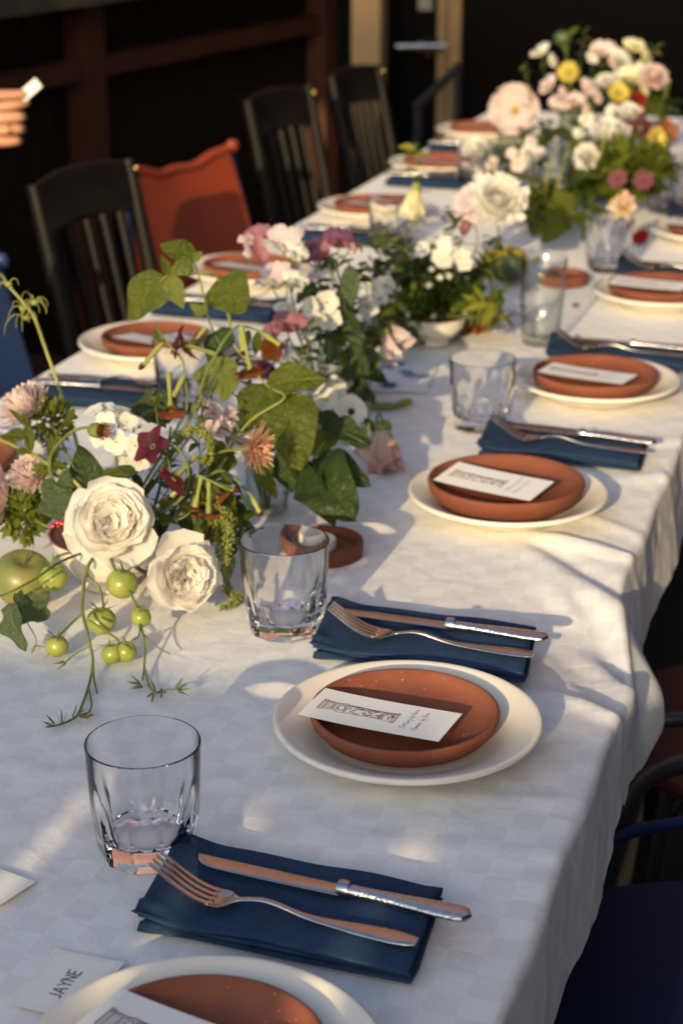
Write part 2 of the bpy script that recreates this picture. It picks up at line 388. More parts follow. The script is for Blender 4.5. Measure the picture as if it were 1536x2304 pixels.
# far storefront: cream pilaster, black door with chrome lever, cream jambs, black panelled wall, brick above
FY = 6.45
t = thing('storefront', 'dark storefront behind the far end of the table with cream pilaster and black door', 'building', (0, FY, 0))
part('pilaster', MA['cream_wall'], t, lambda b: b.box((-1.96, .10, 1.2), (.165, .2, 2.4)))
part('reveal', MA['black_panel'], t, lambda b: b.box((-2.095, .12, 1.2), (.09, .2, 2.4)))
dr = part('door', MA['black_panel'], t, lambda b: (b.box((-1.784, .16, 1.2), (.198, .06, 2.4)), b.box((-1.862, .11, 1.2), (.03, .05, 2.4))))
def handle(b):
    b.tube([(-1.822, .03, .756), (-1.815, .03, .757), (-1.632, .02, .765)], .011, 10)
    b.tube([(-1.735, .14, .762), (-1.735, .02, .762)], .016, 10)
part('door_lever', MA['chrome'], dr, handle)
part('lock_plate', MA['chrome'], dr, lambda b: b.box((-1.740, .115, .93), (.05, .02, .10)))
part('key_cylinder', MA['gold'], dr, lambda b: b.tube([(-1.722, .13, .722), (-1.722, .085, .722)], .014, 12))
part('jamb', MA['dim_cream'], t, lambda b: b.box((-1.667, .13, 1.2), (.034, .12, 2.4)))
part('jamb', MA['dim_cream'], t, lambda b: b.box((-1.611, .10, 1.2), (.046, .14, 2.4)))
part('shadow_gap', MA['black_panel'], t, lambda b: b.box((-1.642, .17, 1.2), (.014, .05, 2.4)))
for k in range(5):
    x0 = -1.586 + k * .92
    part('wall_panel', MA['black_panel'], t, lambda b: b.box((x0 + .452, .10 + .004 * (k % 2), 1.2), (.904, .1, 2.4)))
part('panel_rail', MA['iron'], t, lambda b: b.box((.2, .035, .98), (2.0, .03, .035)))
part('back_wall', MA['black_panel'], t, lambda b: b.box((-.4, .35, 1.2), (9, .2, 2.4)))
part('wall_flank', MA['black_panel'], t, lambda b: b.box((-3.6, .15, 1.2), (2.92, .18, 2.4)))
part('cornice', MA['black_panel'], t, lambda b: b.box((-.4, .12, 2.48), (9, .34, .155)))
part('brick_facade', MA['brick'], t, lambda b: b.box((-.4, .30, 4.9), (9, .3, 4.66)))

hr = thing('handrail', 'dark sloping handrail in front of the pale jamb by the door', 'handrail', (-1.60, 6.30, 0))
part('rail', MA['iron'], hr, lambda b: b.tube([(-.10, 0, .57), (.06, -.02, .72)], .016, 8))
part('post', MA['iron'], hr, lambda b: b.tube([(-.09, 0, 0), (-.09, 0, .57)], .016, 8)); part('post', MA['iron'], hr, lambda b: b.tube([(.055, -.02, 0), (.055, -.02, .71)], .016, 8))

# the bar along the left: counter, timber rails and posts, dark boards
BA = V((-1.957, 3.71, 0)); BD = V((.137, .99, 0)).normalized(); BN = V((BD.y, -BD.x, 0))
bar = thing('outdoor_bar', 'dark wooden bar with red-brown rail and posts behind the chairs', 'bar', BA, math.atan2(-BD.x, BD.y))
part('counter_top', MA['counter'], bar, lambda b: b.box((-.17, -.4, 1.125), (.56, 4.9, .045)))
part('rail', MA['rail'], bar, lambda b: b.box((-.004, -.33, .945), (.05, 4.2, .048)))
part('rail', MA['rail'], bar, lambda b: b.box((-.004, -.33, .07), (.05, 4.2, .10)))
for yy in (-2.2, -.55 + .95 - .05, 1.64):
    part('post', MA['rail'], bar, lambda b: b.box((.000, yy, .55), (.062, .085, 1.10)))
part('post', MA['iron'], bar, lambda b: b.box((-.01, 1.745, .55), (.07, .1, 1.10)))
proto = MB().box((0, 0, .55), (.024, .098, 1.10)).mesh('board', MA['barwood'])
for k in range(42):
    o = link('board', proto, bar, Matrix.Translation((-.05 + random.uniform(-.003, .003), -2.5 + k * .1, 0)))
part('bar_core', MA['barwood'], bar, lambda b: b.box((-.30, -.4, .54), (.44, 4.6, 1.06)))
tk = thing('wooden_crate', 'small brown wooden crate on the bar counter', 'crate', BA + BD * -.28 + BN * -.18 + V((0, 0, 1.15)), math.atan2(-BD.x, BD.y))
for sx in (-1, 1):
    part('side', MA['rail'], tk, lambda b: b.box((sx * .09, 0, .05), (.012, .16, .1)))
    part('end', MA['rail'], tk, lambda b: b.box((0, sx * .086, .05), (.168, .012, .1)))
part('base', MA['rail'], tk, lambda b: b.box((0, 0, .006), (.166, .158, .012)))
tk = thing('metal_tin', 'dull metal tin standing on the bar counter', 'tin', BA + BD * -.62 + BN * -.16 + V((0, 0, 1.148)))
part('can', MA['hammered'], tk, lambda b: b.lathe([(.05, 0), (.052, .004), (.052, .13), (.05, .134)], 28))
part('lid', MA['steel'], tk, lambda b: b.lathe([(.054, .134), (.055, .15), (.05, .153), (0, .153)], 28))

# unseen timber wall added at right to darken the cloth drop and chairs
rw = thing('added_shade_wall', 'unseen dark timber wall added along the right to darken that side', 'wall', (1.75, 2.5, 0))
pr_ = MB().box((0, 0, 1.75), (.03, .146, 3.5)).mesh('board', MA['barwood'])
for k in range(50): link('board', pr_, rw, Matrix.Translation((random.uniform(-.003, .003), -3.4 + k * .15, 0)))
part('top_rail', MA['rail'], rw, lambda b: b.box((0, .3, 3.53), (.09, 7.6, .05)))

# unseen, added behind the camera: slit fence and awning that shade the scene
fn = thing('added_shade_fence', 'unseen board fence added behind the camera to shade and streak the near table', 'fence', (0, -1.5, 0))
gap_at = [(-.567, .015), (-.435, .024), (-.302, .026), (-.12, .012), (-.80, .010), (.2, .02), (-1.1, .02), (.7, .02), (-1.6, .02), (1.3, .02)]  # slits placed to throw sun streaks onto the near cloth
edges = sorted([(x - w / 2, x + w / 2) for x, w in gap_at]); xs = [-4.5]; spans = []
for a, b_ in edges: spans.append((xs[-1], a)); xs.append(b_)
spans.append((xs[-1], 4.5))
for (a, b_) in spans:
    n = max(1, round((b_ - a) / .16)); w = (b_ - a) / n
    for k in range(n):
        part('board', MA['fence'], fn, lambda b: b.box((a + (k + .5) * w, random.uniform(-.002, .002), .80 + random.uniform(-.003, .003)), (w + .0004, .022, 1.6)))
for z in (.3, .85, 1.43):
    part('rail', MA['fence'], fn, lambda b: b.box((0, -.035, z), (9, .045, .10)))
part('rail', MA['fence'], fn, lambda b: b.box((0, -.035, 1.578), (9, .045, .044)))
for x in (-4.4, -2.2, 0.9, 2.6, 4.4):
    part('post', MA['fence'], fn, lambda b: b.box((x, -.1, .81), (.09, .09, 1.62)))
aw = thing('added_shade_awning', 'unseen canvas awning added behind the camera to shade the far storefront', 'awning', (0, -1.75, 0))  # awning added only to keep sun off the far wall
part('canopy', MA['canvas'], aw, lambda b: b.grid(lambda u, v: (-4.6 + 9.2 * v, .0 - 2.4 * u, 2.84 + 1.85 * u + .03 * math.sin(v * 40) * u * (1 - u)), 10, 80))
part('valance', MA['canvas'], aw, lambda b: b.grid(lambda u, v: (-4.6 + 9.2 * v, .004 + .01 * math.sin(v * 90) * u, 2.84 - .06 * u * (1 + .2 * math.sin(v * 120))), 4, 120))
for x in (-4.4, 0.9, 4.4):
    part('post', MA['iron'], aw, lambda b: b.tube([(x, -2.38, 0), (x, -2.38, 4.66)], .035, 12))

# ---------------------------------------------------------------- table and cloth
tb = thing('banquet_table', 'long table hidden under the white damask cloth', 'table', (-.67, 2.8, 0))
part('tabletop', MA['tabletop'], tb, lambda b: b.box((0, -1.98, .712), (.91, 1.10, .022)))
part('tabletop', MA['tabletop'], tb, lambda b: b.box((-.03, .39, .712), (.84, 3.62, .022)))
for x in (-.38, .34):
    for y in (-2.35, -1.5, -.9, .8, 2.1):
        part('leg', MA['iron'], tb, lambda b: b.tube([(x, y, 0), (x, y, .70)], .018, 10))

creases = []
def crease(a, b, amp, w): creases.append((V(a).xy, V(b).xy, amp * (1.5 if V(a).x > -.36 and V(a).y > 1.38 else 1), w))
crease((-0.404,1.209,0.752), (-0.19,1.257,0.752), .0028, .010)
crease((-0.362,1.146,0.752), (-0.184,1.172,0.752), .0022, .012)
crease((-0.656,1.17,0.752), (-0.571,1.181,0.752), .0020, .010)
crease((-0.502,1.201,0.752), (-0.425,1.206,0.752), .0014, .010)
crease((-0.251,1.113,0.752), (-0.191,1.138,0.752), .0016, .012)
crease((-0.201,1.083,0.752), (-0.186,1.079,0.752), .0014, .010)
crease((-0.249,1.448,0.752), (-0.188,1.409,0.752), .005, .010)
crease((-0.25,1.504,0.752), (-0.185,1.429,0.752), -.007, .013)
crease((-0.267,1.519,0.752), (-0.195,1.44,0.752), .006, .014)
crease((-0.243,1.558,0.752), (-0.181,1.477,0.752), .007, .016)
crease((-0.285,1.693,0.752), (-0.197,1.531,0.752), -.007, .014)
crease((-0.307,1.711,0.752), (-0.215,1.567,0.752), .006, .018)
crease((-0.262,1.688,0.752), (-0.199,1.593,0.752), .006, .018)
crease((-0.332,1.792,0.752), (-0.228,1.699,0.752), -.004, .010)
crease((-0.344,1.812,0.752), (-0.239,1.797,0.752), .006, .010)
crease((-0.352,1.769,0.752), (-0.231,1.662,0.752), .003, .014)
crease((-0.319,1.9,0.752), (-0.244,1.865,0.752), .003, .012)
crease((-0.29,2.028,0.752), (-0.233,2.071,0.752), .003, .012)
crease((-0.315,2.152,0.752), (-0.245,2.202,0.752), .003, .012)
crease((-0.548,1.735,0.752), (-0.538,2.038,0.752), .0030, .005)
crease((-0.538,2.038,0.752), (-0.541,2.779,0.752), .0026, .006)
crease((-0.577,1.589,0.752), (-0.347,1.547,0.752), .0012, .02)
crease((-0.662,1.307,0.752), (-0.527,1.336,0.752), .0012, .012)
crease((-0.607,1.09,0.752), (-0.55,1.094,0.752), .0012, .012)
def x_edge(y): return -.19 + (-.237 + .19) * sstep(1.50, 1.74, y)
XL = -1.146
def top_z(x, y):
    z = TZ + .0009 * noise.noise(V((x * 6, y * 4, 1))) + .0007 * noise.noise(V((x * 15, y * 22, 5))) + .0003 * noise.noise(V((x * 50, y * 60, 9)))
    p = V((x, y))
    for a, b, amp, w in creases:
        d = b - a; L = d.length; d = d / L; q = p - a; s = q.dot(d)
        if s < -.05 or s > L + .05: continue
        off = abs(q.x * d.y - q.y * d.x)
        if off > 4 * w: continue
        wig = .004 * noise.noise(V((s * 14, L * 7, amp * 900)))
        z += amp * math.exp(-((off + wig) / w) ** 2) * sstep(-.05, .03, s) * (1 - sstep(L - .03, L + .05, s))
    sag = .030 * bell(y, 1.56, .11) * sstep(.20, .0, x_edge(y) - x) + .008 * bell(y, 1.85, .2) * sstep(.1, 0, x_edge(y) - x)
    return z - sag
b = MB(); rows = []; yv = []
y = .36
while y < 5.05: yv.append(y); y += .0085 if y < 2.3 else .016
tx = []
x = 0.0
while x < .955: tx.append(x); x += .0095 if x < .30 else .012
uvs = []
HEM = .097
for y in yv:
    xe = x_edge(y) - .012; row = []
    # left drop
    for k in range(5): row.append(((XL - .006 - .01 * (5 - k) / 5, y, TZ - .012 - .2 * (5 - k) / 5), -.2 * (5 - k) / 5))
    span = xe - XL
    for f in reversed(tx):
        f2 = f / tx[-1] * span; xx = xe - f2
        z = top_z(xx, y)
        if xx < XL + .01: z -= .004
        row.append(((xx, y, z), span - f2))
    zt = top_z(xe, y)
    for k in range(1, 6):
        a = k / 5 * math.pi / 2; r = .0095 + .0015 * math.sin(y * 31)
        row.append(((xe + r * math.sin(a), y, zt - r * (1 - math.cos(a))), span + r * a))
    r = .0095 + .0015 * math.sin(y * 31)
    H = HEM - .02 * bell(y, 1.42, .06) - .02 * bell(y, 1.58, .12) + .006 * math.sin(y * 5 + 1)
    for k in range(1, 15):
        s = k / 14
        fk = .20 + .80 * sstep(1.3, 1.6, y); fold = fk * (.012 * noise.noise(V((y * 5, s * .8, 2))) + .0035 * math.sin(y * 17 + 3 * math.sin(y * 3))) + .0015 * noise.noise(V((y * 26, s * 2, 6)))
        out = s * (.006 + .010 * sstep(1.45, 1.7, y) + fold) + .030 * bell(y, 1.605, .052) * math.sin(s * 2.4) + .0015 * noise.noise(V((y * 40, s * 4, 3)))
        row.append(((xe + r + out, y, zt - r - s * H), span + .02 + s * H))
    rows.append(row)
for row, y in zip(rows, yv):
    for p, s in row: b.v.append(p); uvs.append((s, y))
n = len(rows[0])
for i in range(len(rows) - 1):
    for j in range(n - 1):
        a = i * n + j; b.f.append((a, a + 1, a + n + 1, a + n))
me = b.mesh('tablecloth', MA['cloth'], 0)
uvl = me.uv_layers.new(name='UVMap')
for lp in me.loops: uvl.data[lp.index].uv = uvs[lp.vertex_index]
tag(link('tablecloth', me), 'white damask tablecloth with woven checks draped over the long table', 'tablecloth')

# ---------------------------------------------------------------- tableware builders
def make_plate():
    t = thing('dinner_plate', 'x', 'plate', (0, 0, 0))
    pr = [(0, .004), (.060, .004), (.063, 0), (.068, 0), (.071, .005), (.088, .011), (.104, .0185), (.1095, .0205), (.1112, .0225), (.1108, .0248), (.1090, .0258), (.1060, .0250),
          (.098, .0225), (.086, .0170), (.076, .0115), (.070, .0088), (.064, .0078), (0, .0078)]
    b = MB().lathe(pr, 96); b.obj('body', MA['china'], t, angle=60)
    return t
def make_dish():
    t = thing('terracotta_dish', 'x', 'dish', (0, 0, 0))
    pr = [(0, 0), (.055, 0), (.062, .001), (.070, .006), (.0765, .0135), (.0785, .0200), (.0780, .0224), (.0762, .0234), (.0738, .0222), (.0712, .0182), (.066, .0142), (.057, .0118), (.040, .0102), (0, .0094)]
    def wob(a, z): return .006 * noise.noise(V((math.cos(a) * 1.3, math.sin(a) * 1.3, z * 30))) + .0015 * noise.noise(V((math.cos(a) * 9, math.sin(a) * 9, z * 200)))
    MB().lathe(pr, 96, wob=wob).obj('body', MA['terra'], t, angle=60)
    return t
def facet_glass(t, H=.09, r0=.0380, r1=.0422, nf=10, mt='glass'):
    n = nf * 14; b = MB(); prof = []; NZ = 46
    vs = []; zs = [H * (i / NZ) for i in range(NZ + 1)]
    outer = []
    for z in zs:
        ring = []
        for k in range(n):
            a = 2 * math.pi * k / n; da = ((a + math.pi / nf) % (2 * math.pi / nf)) - math.pi / nf
            rr = r0 + (r1 - r0) * z / H
            fl = (r0 - .0046 + ((r1 - r0) / H + .0046 / .060) * z) / math.cos(da)
            h = max(0, 1 - abs(rr - fl) / .0006); q = min(rr, fl) - .00015 * h * h
            q *= 1 - .035 * bell(z, 0, .003)
            ring.append((q * math.cos(a), q * math.sin(a), z))
        outer.append(ring)
    rings = [[(0.6 * p[0], .6 * p[1], .0018) for p in outer[0]], [(.85 * p[0], .85 * p[1], .0004) for p in outer[0]]] + outer
    lip = r1
    for dr, dz in ((-.0002, .0005), (-.0008, .0009), (-.0014, .0005)):
        rings.append([((lip + dr) * math.cos(2 * math.pi * k / n), (lip + dr) * math.sin(2 * math.pi * k / n), H + dz) for k in range(n)])
    inn = [(lip - .0017, H - .001), (r0 + (r1 - r0) * .8 - .0022, H * .8), (r0 + (r1 - r0) * .55 - .0046, H * .55), (r0 + (r1 - r0) * .3 - .0072, H * .3), (r0 - .0085, .0205), (r0 - .0105, .0165), (r0 - .015, .0143), (.008, .0128)]
    for r, z in inn: rings.append([(r * math.cos(2 * math.pi * k / n), r * math.sin(2 * math.pi * k / n), z) for k in range(n)])
    for ring in rings: b.v += ring
    for i in range(len(rings) - 1):
        for k in range(n):
            a = i * n + k; c = i * n + (k + 1) % n; b.f.append((a, c, c + n, a + n))
    k0 = len(b.v); b.v += [(0, 0, .0018), (0, 0, .0128)]
    for k in range(n):
        b.f.append((k0, (k + 1) % n, k)); a = (len(rings) - 1) * n; b.f.append((k0 + 1, a + k, a + (k + 1) % n))
    return b.obj('body', MA[mt], t, angle=14)
def make_tumbler(mt='glass'):
    t = thing('glass_tumbler', 'x', 'glass'); o = facet_glass(t, mt=mt); o.cycles.is_caustics_caster = True; return t
def make_highball():
    t = thing('highball_glass', 'x', 'glass'); b = MB(); pr = [(0, .001), (.024, .0)]
    H = .128
    for i in range(120):
        z = .002 + (H - .002) * i / 119; r = .0275 + .0085 * z / H +   .00060 * math.sin(z / .0056 * 2 * math.pi) * (1 if .012 < z < H - .012 else 0)
        pr.append((r, z))
    pr += [(.0357, H + .001), (.0347, H + .001), (.0337, H - .001), (.030, .06), (.0262, .016), (.022, .0125), (0, .012)]
    b.lathe(pr, 64).obj('body', MA['far_glass'], t, angle=0); return t

def make_napkin():
    t = thing('cloth_napkin', 'x', 'napkin')
    for k in range(3):
        hw = .098 - .0008 * k; hd = .0535 - .0006 * k; z0 = .0040 * k; th = .0056; sd = k * 11.3 + 3
        def fn(u, v, hw=hw, hd=hd, z0=z0, th=th, sd=sd, k=k):
            # closed slab: u runs along the length, v once round the section
            x = -hw + 2 * hw * u; a = 2 * math.pi * v
            ca, sa = math.cos(a), math.sin(a); ex = .30
            yy = math.copysign(abs(ca) ** ex, ca) * hd; zz = math.copysign(abs(sa) ** .8, sa)
            endr = min(1, (hw - abs(x)) / .004 + .15) ** .5
            yy *= 1 + .05 * noise.noise(V((x * 14, sd, 0))) + (.05 * sstep(.02, -.09, x) if k == 2 else 0)
            yy += .004 * noise.noise(V((x * 11, sd, 4))) + .004 * k * (x / .1) ** 2 * (.4 if k < 2 else -.25)
            x2 = x + .010 * (yy / hd) * (-.5) + .004 * noise.noise(V((yy * 22, sd, 7))) - (.002 * k if x < 0 else 0)
            lift = .0016 * (1 + noise.noise(V((x * 17, yy * 20, sd)))) * (k + .4) * .6 + .004 * sstep(-.06, -.098, x) * k * .5
            gather = .0016 * math.sin(yy * 420 + sd) * sstep(-.068, -.090, x)
            return (x2, yy, z0 + th / 2 + zz * th / 2 * endr + lift + gather)
        b = MB().grid(fn, 64, 36, True); nn = 36
        b.f.append(tuple(range(nn))); b.f.append(tuple(64 * nn + i for i in range(nn))[::-1])
        b.obj('fold', MA['linen'], t, angle=60)
    return t
NAPZ = .0186
def make_fork():
    """local x runs from handle end (+) to tine tips (-)"""
    t = thing('fork', 'x', 'fork'); L = .190
    def zc(s):   # s 0 at handle end, 1 at tips
        return .0035 + .0065 * bell(s, .57, .12) + .0015 * s + .0235 * sstep(.70, 1.03, s) * ((s - .70) / .3 if s > .7 else 0)
    def hw(s):
        if s < .08: return .0085 * math.sqrt(max(0.0, s / .08)) * .35 + .0050
        if s < .55: return .0080 + (.0024 - .0080) * sstep(.08, .50, s)
        if s < .66: return .0024
        return .0024 + .0090 * sstep(.66, .735, s)
    def body(s0, s1, n, name, mt, th):
        def fn(u, v):
            s = s0 + (s1 - s0) * u; a = 2 * math.pi * v; w = hw(s)
            dish = -.0022 * sstep(.67, .74, s) * (1 - (math.cos(a)) ** 2)
            return (.1 - L * s, math.copysign(abs(math.cos(a)) ** .7, math.cos(a)) * w, zc(s) + math.sin(a) * th + dish)
        b = MB().grid(fn, n, 20, True); b.f.append(tuple(range(20))); b.f.append(tuple(n * 20 + i for i in range(20))[::-1])
        return b.obj(name, MA[mt], t, angle=50)
    body(0, .60, 34, 'handle', 'steel', .0014); body(.60, .78, 22, 'head', 'steel', .0011)
    for q in range(4):
        yo = (-1.5 + q) * .0059
        pts = []
        for i in range(15):
            s = .765 + .235 * i / 14; k = i / 14
            pts.append((.1 - L * s, yo * (1 - .06 * k), zc(s) - .0006))
        b = MB(); vs = []
        for i, p in enumerate(pts):
            k = i / 14; w = .0017 - .0010 * k ** 2; h = .0011
            vs += [(p[0], p[1] - w, p[2] - h), (p[0], p[1] + w, p[2] - h), (p[0], p[1] + w, p[2] + h), (p[0], p[1] - w, p[2] + h)]
        fs = [(i * 4 + c, i * 4 + (c + 1) % 4, i * 4 + 4 + (c + 1) % 4, i * 4 + 4 + c) for i in range(14) for c in range(4)] + [(0, 1, 2, 3), (59, 58, 57, 56)]
        b.add(vs, fs).obj('tine', MA['steel'], t, angle=50)
    return t
def make_knife():
    t = thing('table_knife', 'x', 'knife'); L = .206
    def blade(u, v):
        x = .0 - .112 * u; a = 2 * math.pi * v; tip = math.sqrt(max(0, 1 - max(0, (u - .82) / .18) ** 2))
        lo = .0074 + .0010 * math.sin(u * 3.0); hi = .0066
        c = math.cos(a); yy = (c * lo if c < 0 else c * hi) * (tip * .94 + .06) + (1 - tip) * .006
        return (x, yy, .0035 + .0012 * math.sin(a) * (1 - .5 * u) + .0012 * u)
    b = MB().grid(blade, 36, 18, True); b.f.append(tuple(36 * 18 + i for i in range(18))[::-1]); b.obj('blade', MA['steel'], t, angle=50)
    def hand(u, v):
        x = .094 * u; a = 2 * math.pi * v
        w = .0050 + .0040 * sstep(.15, .85, u); e = math.sqrt(max(0, 1 - max(0, (u - .9) / .1) ** 2)) * .95 + .05
        return (x, math.copysign(abs(math.cos(a)) ** .8, math.cos(a)) * w * e, .0045 + math.sin(a) * (.0040 - .0006 * u) * (e * .6 + .4))
    b = MB().grid(hand, 34, 20, True); b.f.append(tuple(34 * 20 + i for i in range(20))[::-1]); b.obj('handle', MA['hammered'], t, angle=60)
    part('bolster', MA['steel'], t, lambda b: b.tube([(-.002, 0, .0042), (.003, 0, .0044), (.006, 0, .0045)], [.0066, .0070, .0064], 16))
    return t

# ---- lettering drawn as pen strokes (x across, y up, unit height 1)
GL = {
 'J': [[(.45, 1), (.45, .2), (.3, 0), (.08, .05)]], 'A': [[(0, 0), (.35, 1), (.7, 0)], [(.13, .36), (.57, .36)]], 'Y': [[(0, 1), (.33, .5), (.66, 1)], [(.33, .5), (.33, 0)]],
 'N': [[(0, 0), (0, 1), (.6, 0), (.6, 1)]], 'E': [[(.5, 1), (0, 1), (0, 0), (.5, 0)], [(0, .52), (.42, .52)]],
 'P': [[(.1, -.05), (.22, 1.0)], [(.05, .9), (.3, 1.05), (.52, .85), (.4, .6), (.18, .52)]], 'V': [[(0, 1.05), (.18, 0), (.5, 1.1)]], 'F': [[(.1, -.1), (.22, 1)], [(.1, 1), (.6, 1.08)], [(.14, .55), (.45, .6)]],
 'y1': [[(.0, 1.0), (.15, .55), (.35, .5)], [(.5, 1.05), (.3, .2), (.1, -.4), (-.05, -.3)]],
 'o': [[(.2, .5), (.05, .3), (.12, .02), (.3, .1), (.34, .4), (.2, .5), (.42, .45)]], 't': [[(.16, .95), (.1, .1), (.3, .05)], [(-.02, .6), (.36, .68)]], 'e': [[(.05, .25), (.32, .34), (.22, .52), (.06, .3), (.16, .0), (.4, .12)]],
 'r': [[(.05, .48), (.08, 0), (.14, .35), (.36, .5)]], 'y': [[(.03, .5), (.12, .12), (.32, .3)], [(.36, .52), (.26, -.2), (.1, -.45), (-.02, -.3)]], 'b': [[(.12, 1.05), (.08, .05), (.28, .02), (.36, .28), (.12, .38)]],
 'a': [[(.32, .45), (.1, .4), (.06, .06), (.28, .12), (.34, .46), (.38, .04)]], 'l': [[(.12, 1.05), (.1, .05), (.22, .04)]], 'w': [[(.02, .48), (.1, .04), (.24, .38), (.36, .04), (.5, .5)]], 's': [[(.3, .5), (.1, .38), (.28, .18), (.04, .02)]],
 'v': [[(.02, .48), (.14, .03), (.34, .5)]], 'i': [[(.1, .46), (.1, .03)], [(.11, .72), (.13, .76)]], ' ': [],
}
ADV = {'J': .62, 'A': .82, 'Y': .74, 'N': .78, 'E': .6, 'P': .58, 'V': .5, 'F': .52, 'y1': .5, 'w': .56, 'l': .26, 'i': .24, ' ': .3}
def ribbons(b, lines, w, z=.0):
    """flat pen strokes in the plane"""
    for ln in lines:
        for p, q in zip(ln[:-1], ln[1:]):
            p = V((p[0], p[1])); q = V((q[0], q[1])); d = q - p
            if d.length < 1e-7: continue
            d.normalize(); nn = V((-d.y, d.x)) * w / 2; e = d * w * .3
            b.add([(*(p - e + nn), z), (*(p - e - nn), z), (*(q + e - nn), z), (*(q + e + nn), z)], [(0, 1, 2, 3)])
def lettering(chars, size, x0, y0, slant=0, squeeze=1.0, gap=.05):
    out = []; x = x0
    for ch in chars:
        for ln in GL[ch]: out.append([(x + (px_ * squeeze + slant * py_) * size, y0 + py_ * size) for px_, py_ in ln])
        x += (ADV.get(ch, .42) * squeeze + gap) * size
    return out
def column_lines():
    """line drawing of a carved column, portrait: y runs up from the base (0) to the capital (.064)"""
    R = random.Random(5); L = []
    def hline(y, w, k=1): L.append([(-w, y), (w, y)])
    def sides(y0, y1, w0, w1): L.append([(-w0, y0), (-w1, y1)]); L.append([(w0, y0), (w1, y1)])
    # plinth, shaft, carved drum, neck, cushion, abacus
    for y, w in ((0, .0092), (.0012, .0092), (.003, .0084), (.0105, .0068), (.0118, .0074), (.0130, .0066), (.0420, .0078), (.0432, .0080), (.0500, .0072), (.0524, .0050), (.0535, .0050), (.0600, .0090), (.0612, .0090), (.0640, .0092), (.0632, .0092)): hline(y, w)
    sides(0, .0012, .0092, .0092); sides(.0012, .0030, .0090, .0084); sides(.003, .0105, .0078, .0068); sides(.0118, .0130, .0074, .0066); sides(.0130, .042, .0062, .0076)
    sides(.0432, .047, .0080, .0084); sides(.047, .0500, .0084, .0070); sides(.0500, .0524, .0062, .0048); sides(.0535, .0560, .0056, .0076); sides(.0560, .0600, .0076, .0066); sides(.0612, .064, .0092, .0092)
    for k in range(7): x = -.006 + .002 * k; L.append([(x, .0538), (x * 1.25, .0565), (x * 1.1, .0598)])
    for k in range(60):      # leafy carving on the shaft
        y = .0135 + R.random() * .0275; x = R.uniform(-1, 1) * (.0058 + .0014 * (y - .013) / .029); a = R.random() * 6.3; s = R.uniform(.0006, .0017)
        L.append([(x + s * math.cos(a + q * .9) * (1 - q * .08), y + s * math.sin(a + q * .9)) for q in range(5)])
    for k in range(16):
        a = k / 16 * 6.283; L.append([(.0035 * math.cos(a), .0466 + .0024 * math.sin(a)), (.0052 * math.cos(a + .3), .0466 + .0032 * math.sin(a + .3))])
    for k in range(18):
        y = .0035 + R.random() * .0065; x = R.uniform(-.006, .006); s = .0011; a = R.random() * 6
        L.append([(x + s * math.cos(a + q), y + s * math.sin(a + q)) for q in range(4)])
    for k in range(26):      # hatching down the shaded flank
        y = .001 + k * .0024; L.append([(.0052, y), (.0074, y + .0008)])
        L.append([(.0060, y + .0012), (.0078, y + .0018)])
    return L
CW, CL = .055, .122
def make_card():
    t = thing('menu_card', 'x', 'card')
    def bend(x, y): return .0000 + .0012 * ((x / CL) ** 2) * 4 - .0010 * (y / CW) + .0006 * math.sin(x * 30)
    def fn(u, v): x = (u - .5) * CL; y = (v - .5) * CW; return (x, y, bend(x, y))
    b = MB().grid(fn, 20, 8)
    n = len(b.v); b.v += [(p[0], p[1], p[2] - .0004) for p in b.v[:n]]; b.f += [tuple(i + n for i in f)[::-1] for f in b.f[:]]
    b.obj('sheet', MA['paper'], t, angle=0)
    def place(lines):      # portrait (px right = card +y, py up = card -x)
        return [[(-p[1], p[0]) for p in ln] for ln in lines]
    def on(b): b.v = [(p[0], p[1], bend(p[0], p[1]) + .00025) for p in b.v]
    b = MB(); sh = [[(p[0] * 1.02 - .001, p[1] * 1.05 - .0150) for p in ln] for ln in column_lines()]
    ribbons(b, place(sh), .00050); on(b); b.obj('printed_column', MA['ink'], t, angle=0)
    b = MB()
    ribbons(b, place(lettering(['P', 'o', 't', 't', 'e', 'r', 'y', ' ', 'b', 'y', ' ', 'V', 'e', 'r', 'a'], .0050, -.0165, -.0270, .16, 1.05)), .00038)
    ribbons(b, place(lettering(['F', 'l', 'o', 'w', 'e', 'r', 's', ' ', 'b', 'y', ' ', 'y1', 'v', 'i', 'e'], .0050, -.0175, -.0370, .16, 1.05)), .00038)
    on(b); b.obj('handwriting', MA['ink_grey'], t, angle=0)
    return t

def set_label(o, label): o['label'] = label; return o
def put(proto, used, loc, rz, label, group, tilt=None):
    o = copy_tree(proto) if used[0] else proto
    used[0] = True; o.location = loc; o.rotation_euler = (tilt[0], tilt[1], rz) if tilt else (0, 0, rz)
    return tag(o, label, None, group)
P_plate, P_dish, P_tum, P_tum2, P_nap, P_fork, P_knife, P_card = make_plate(), make_dish(), make_tumbler(), make_tumbler('glass'), make_napkin(), make_fork(), make_knife(), make_card()
U = {k: [False] for k in 'plate dish tum tum2 nap fork knife card'.split()}
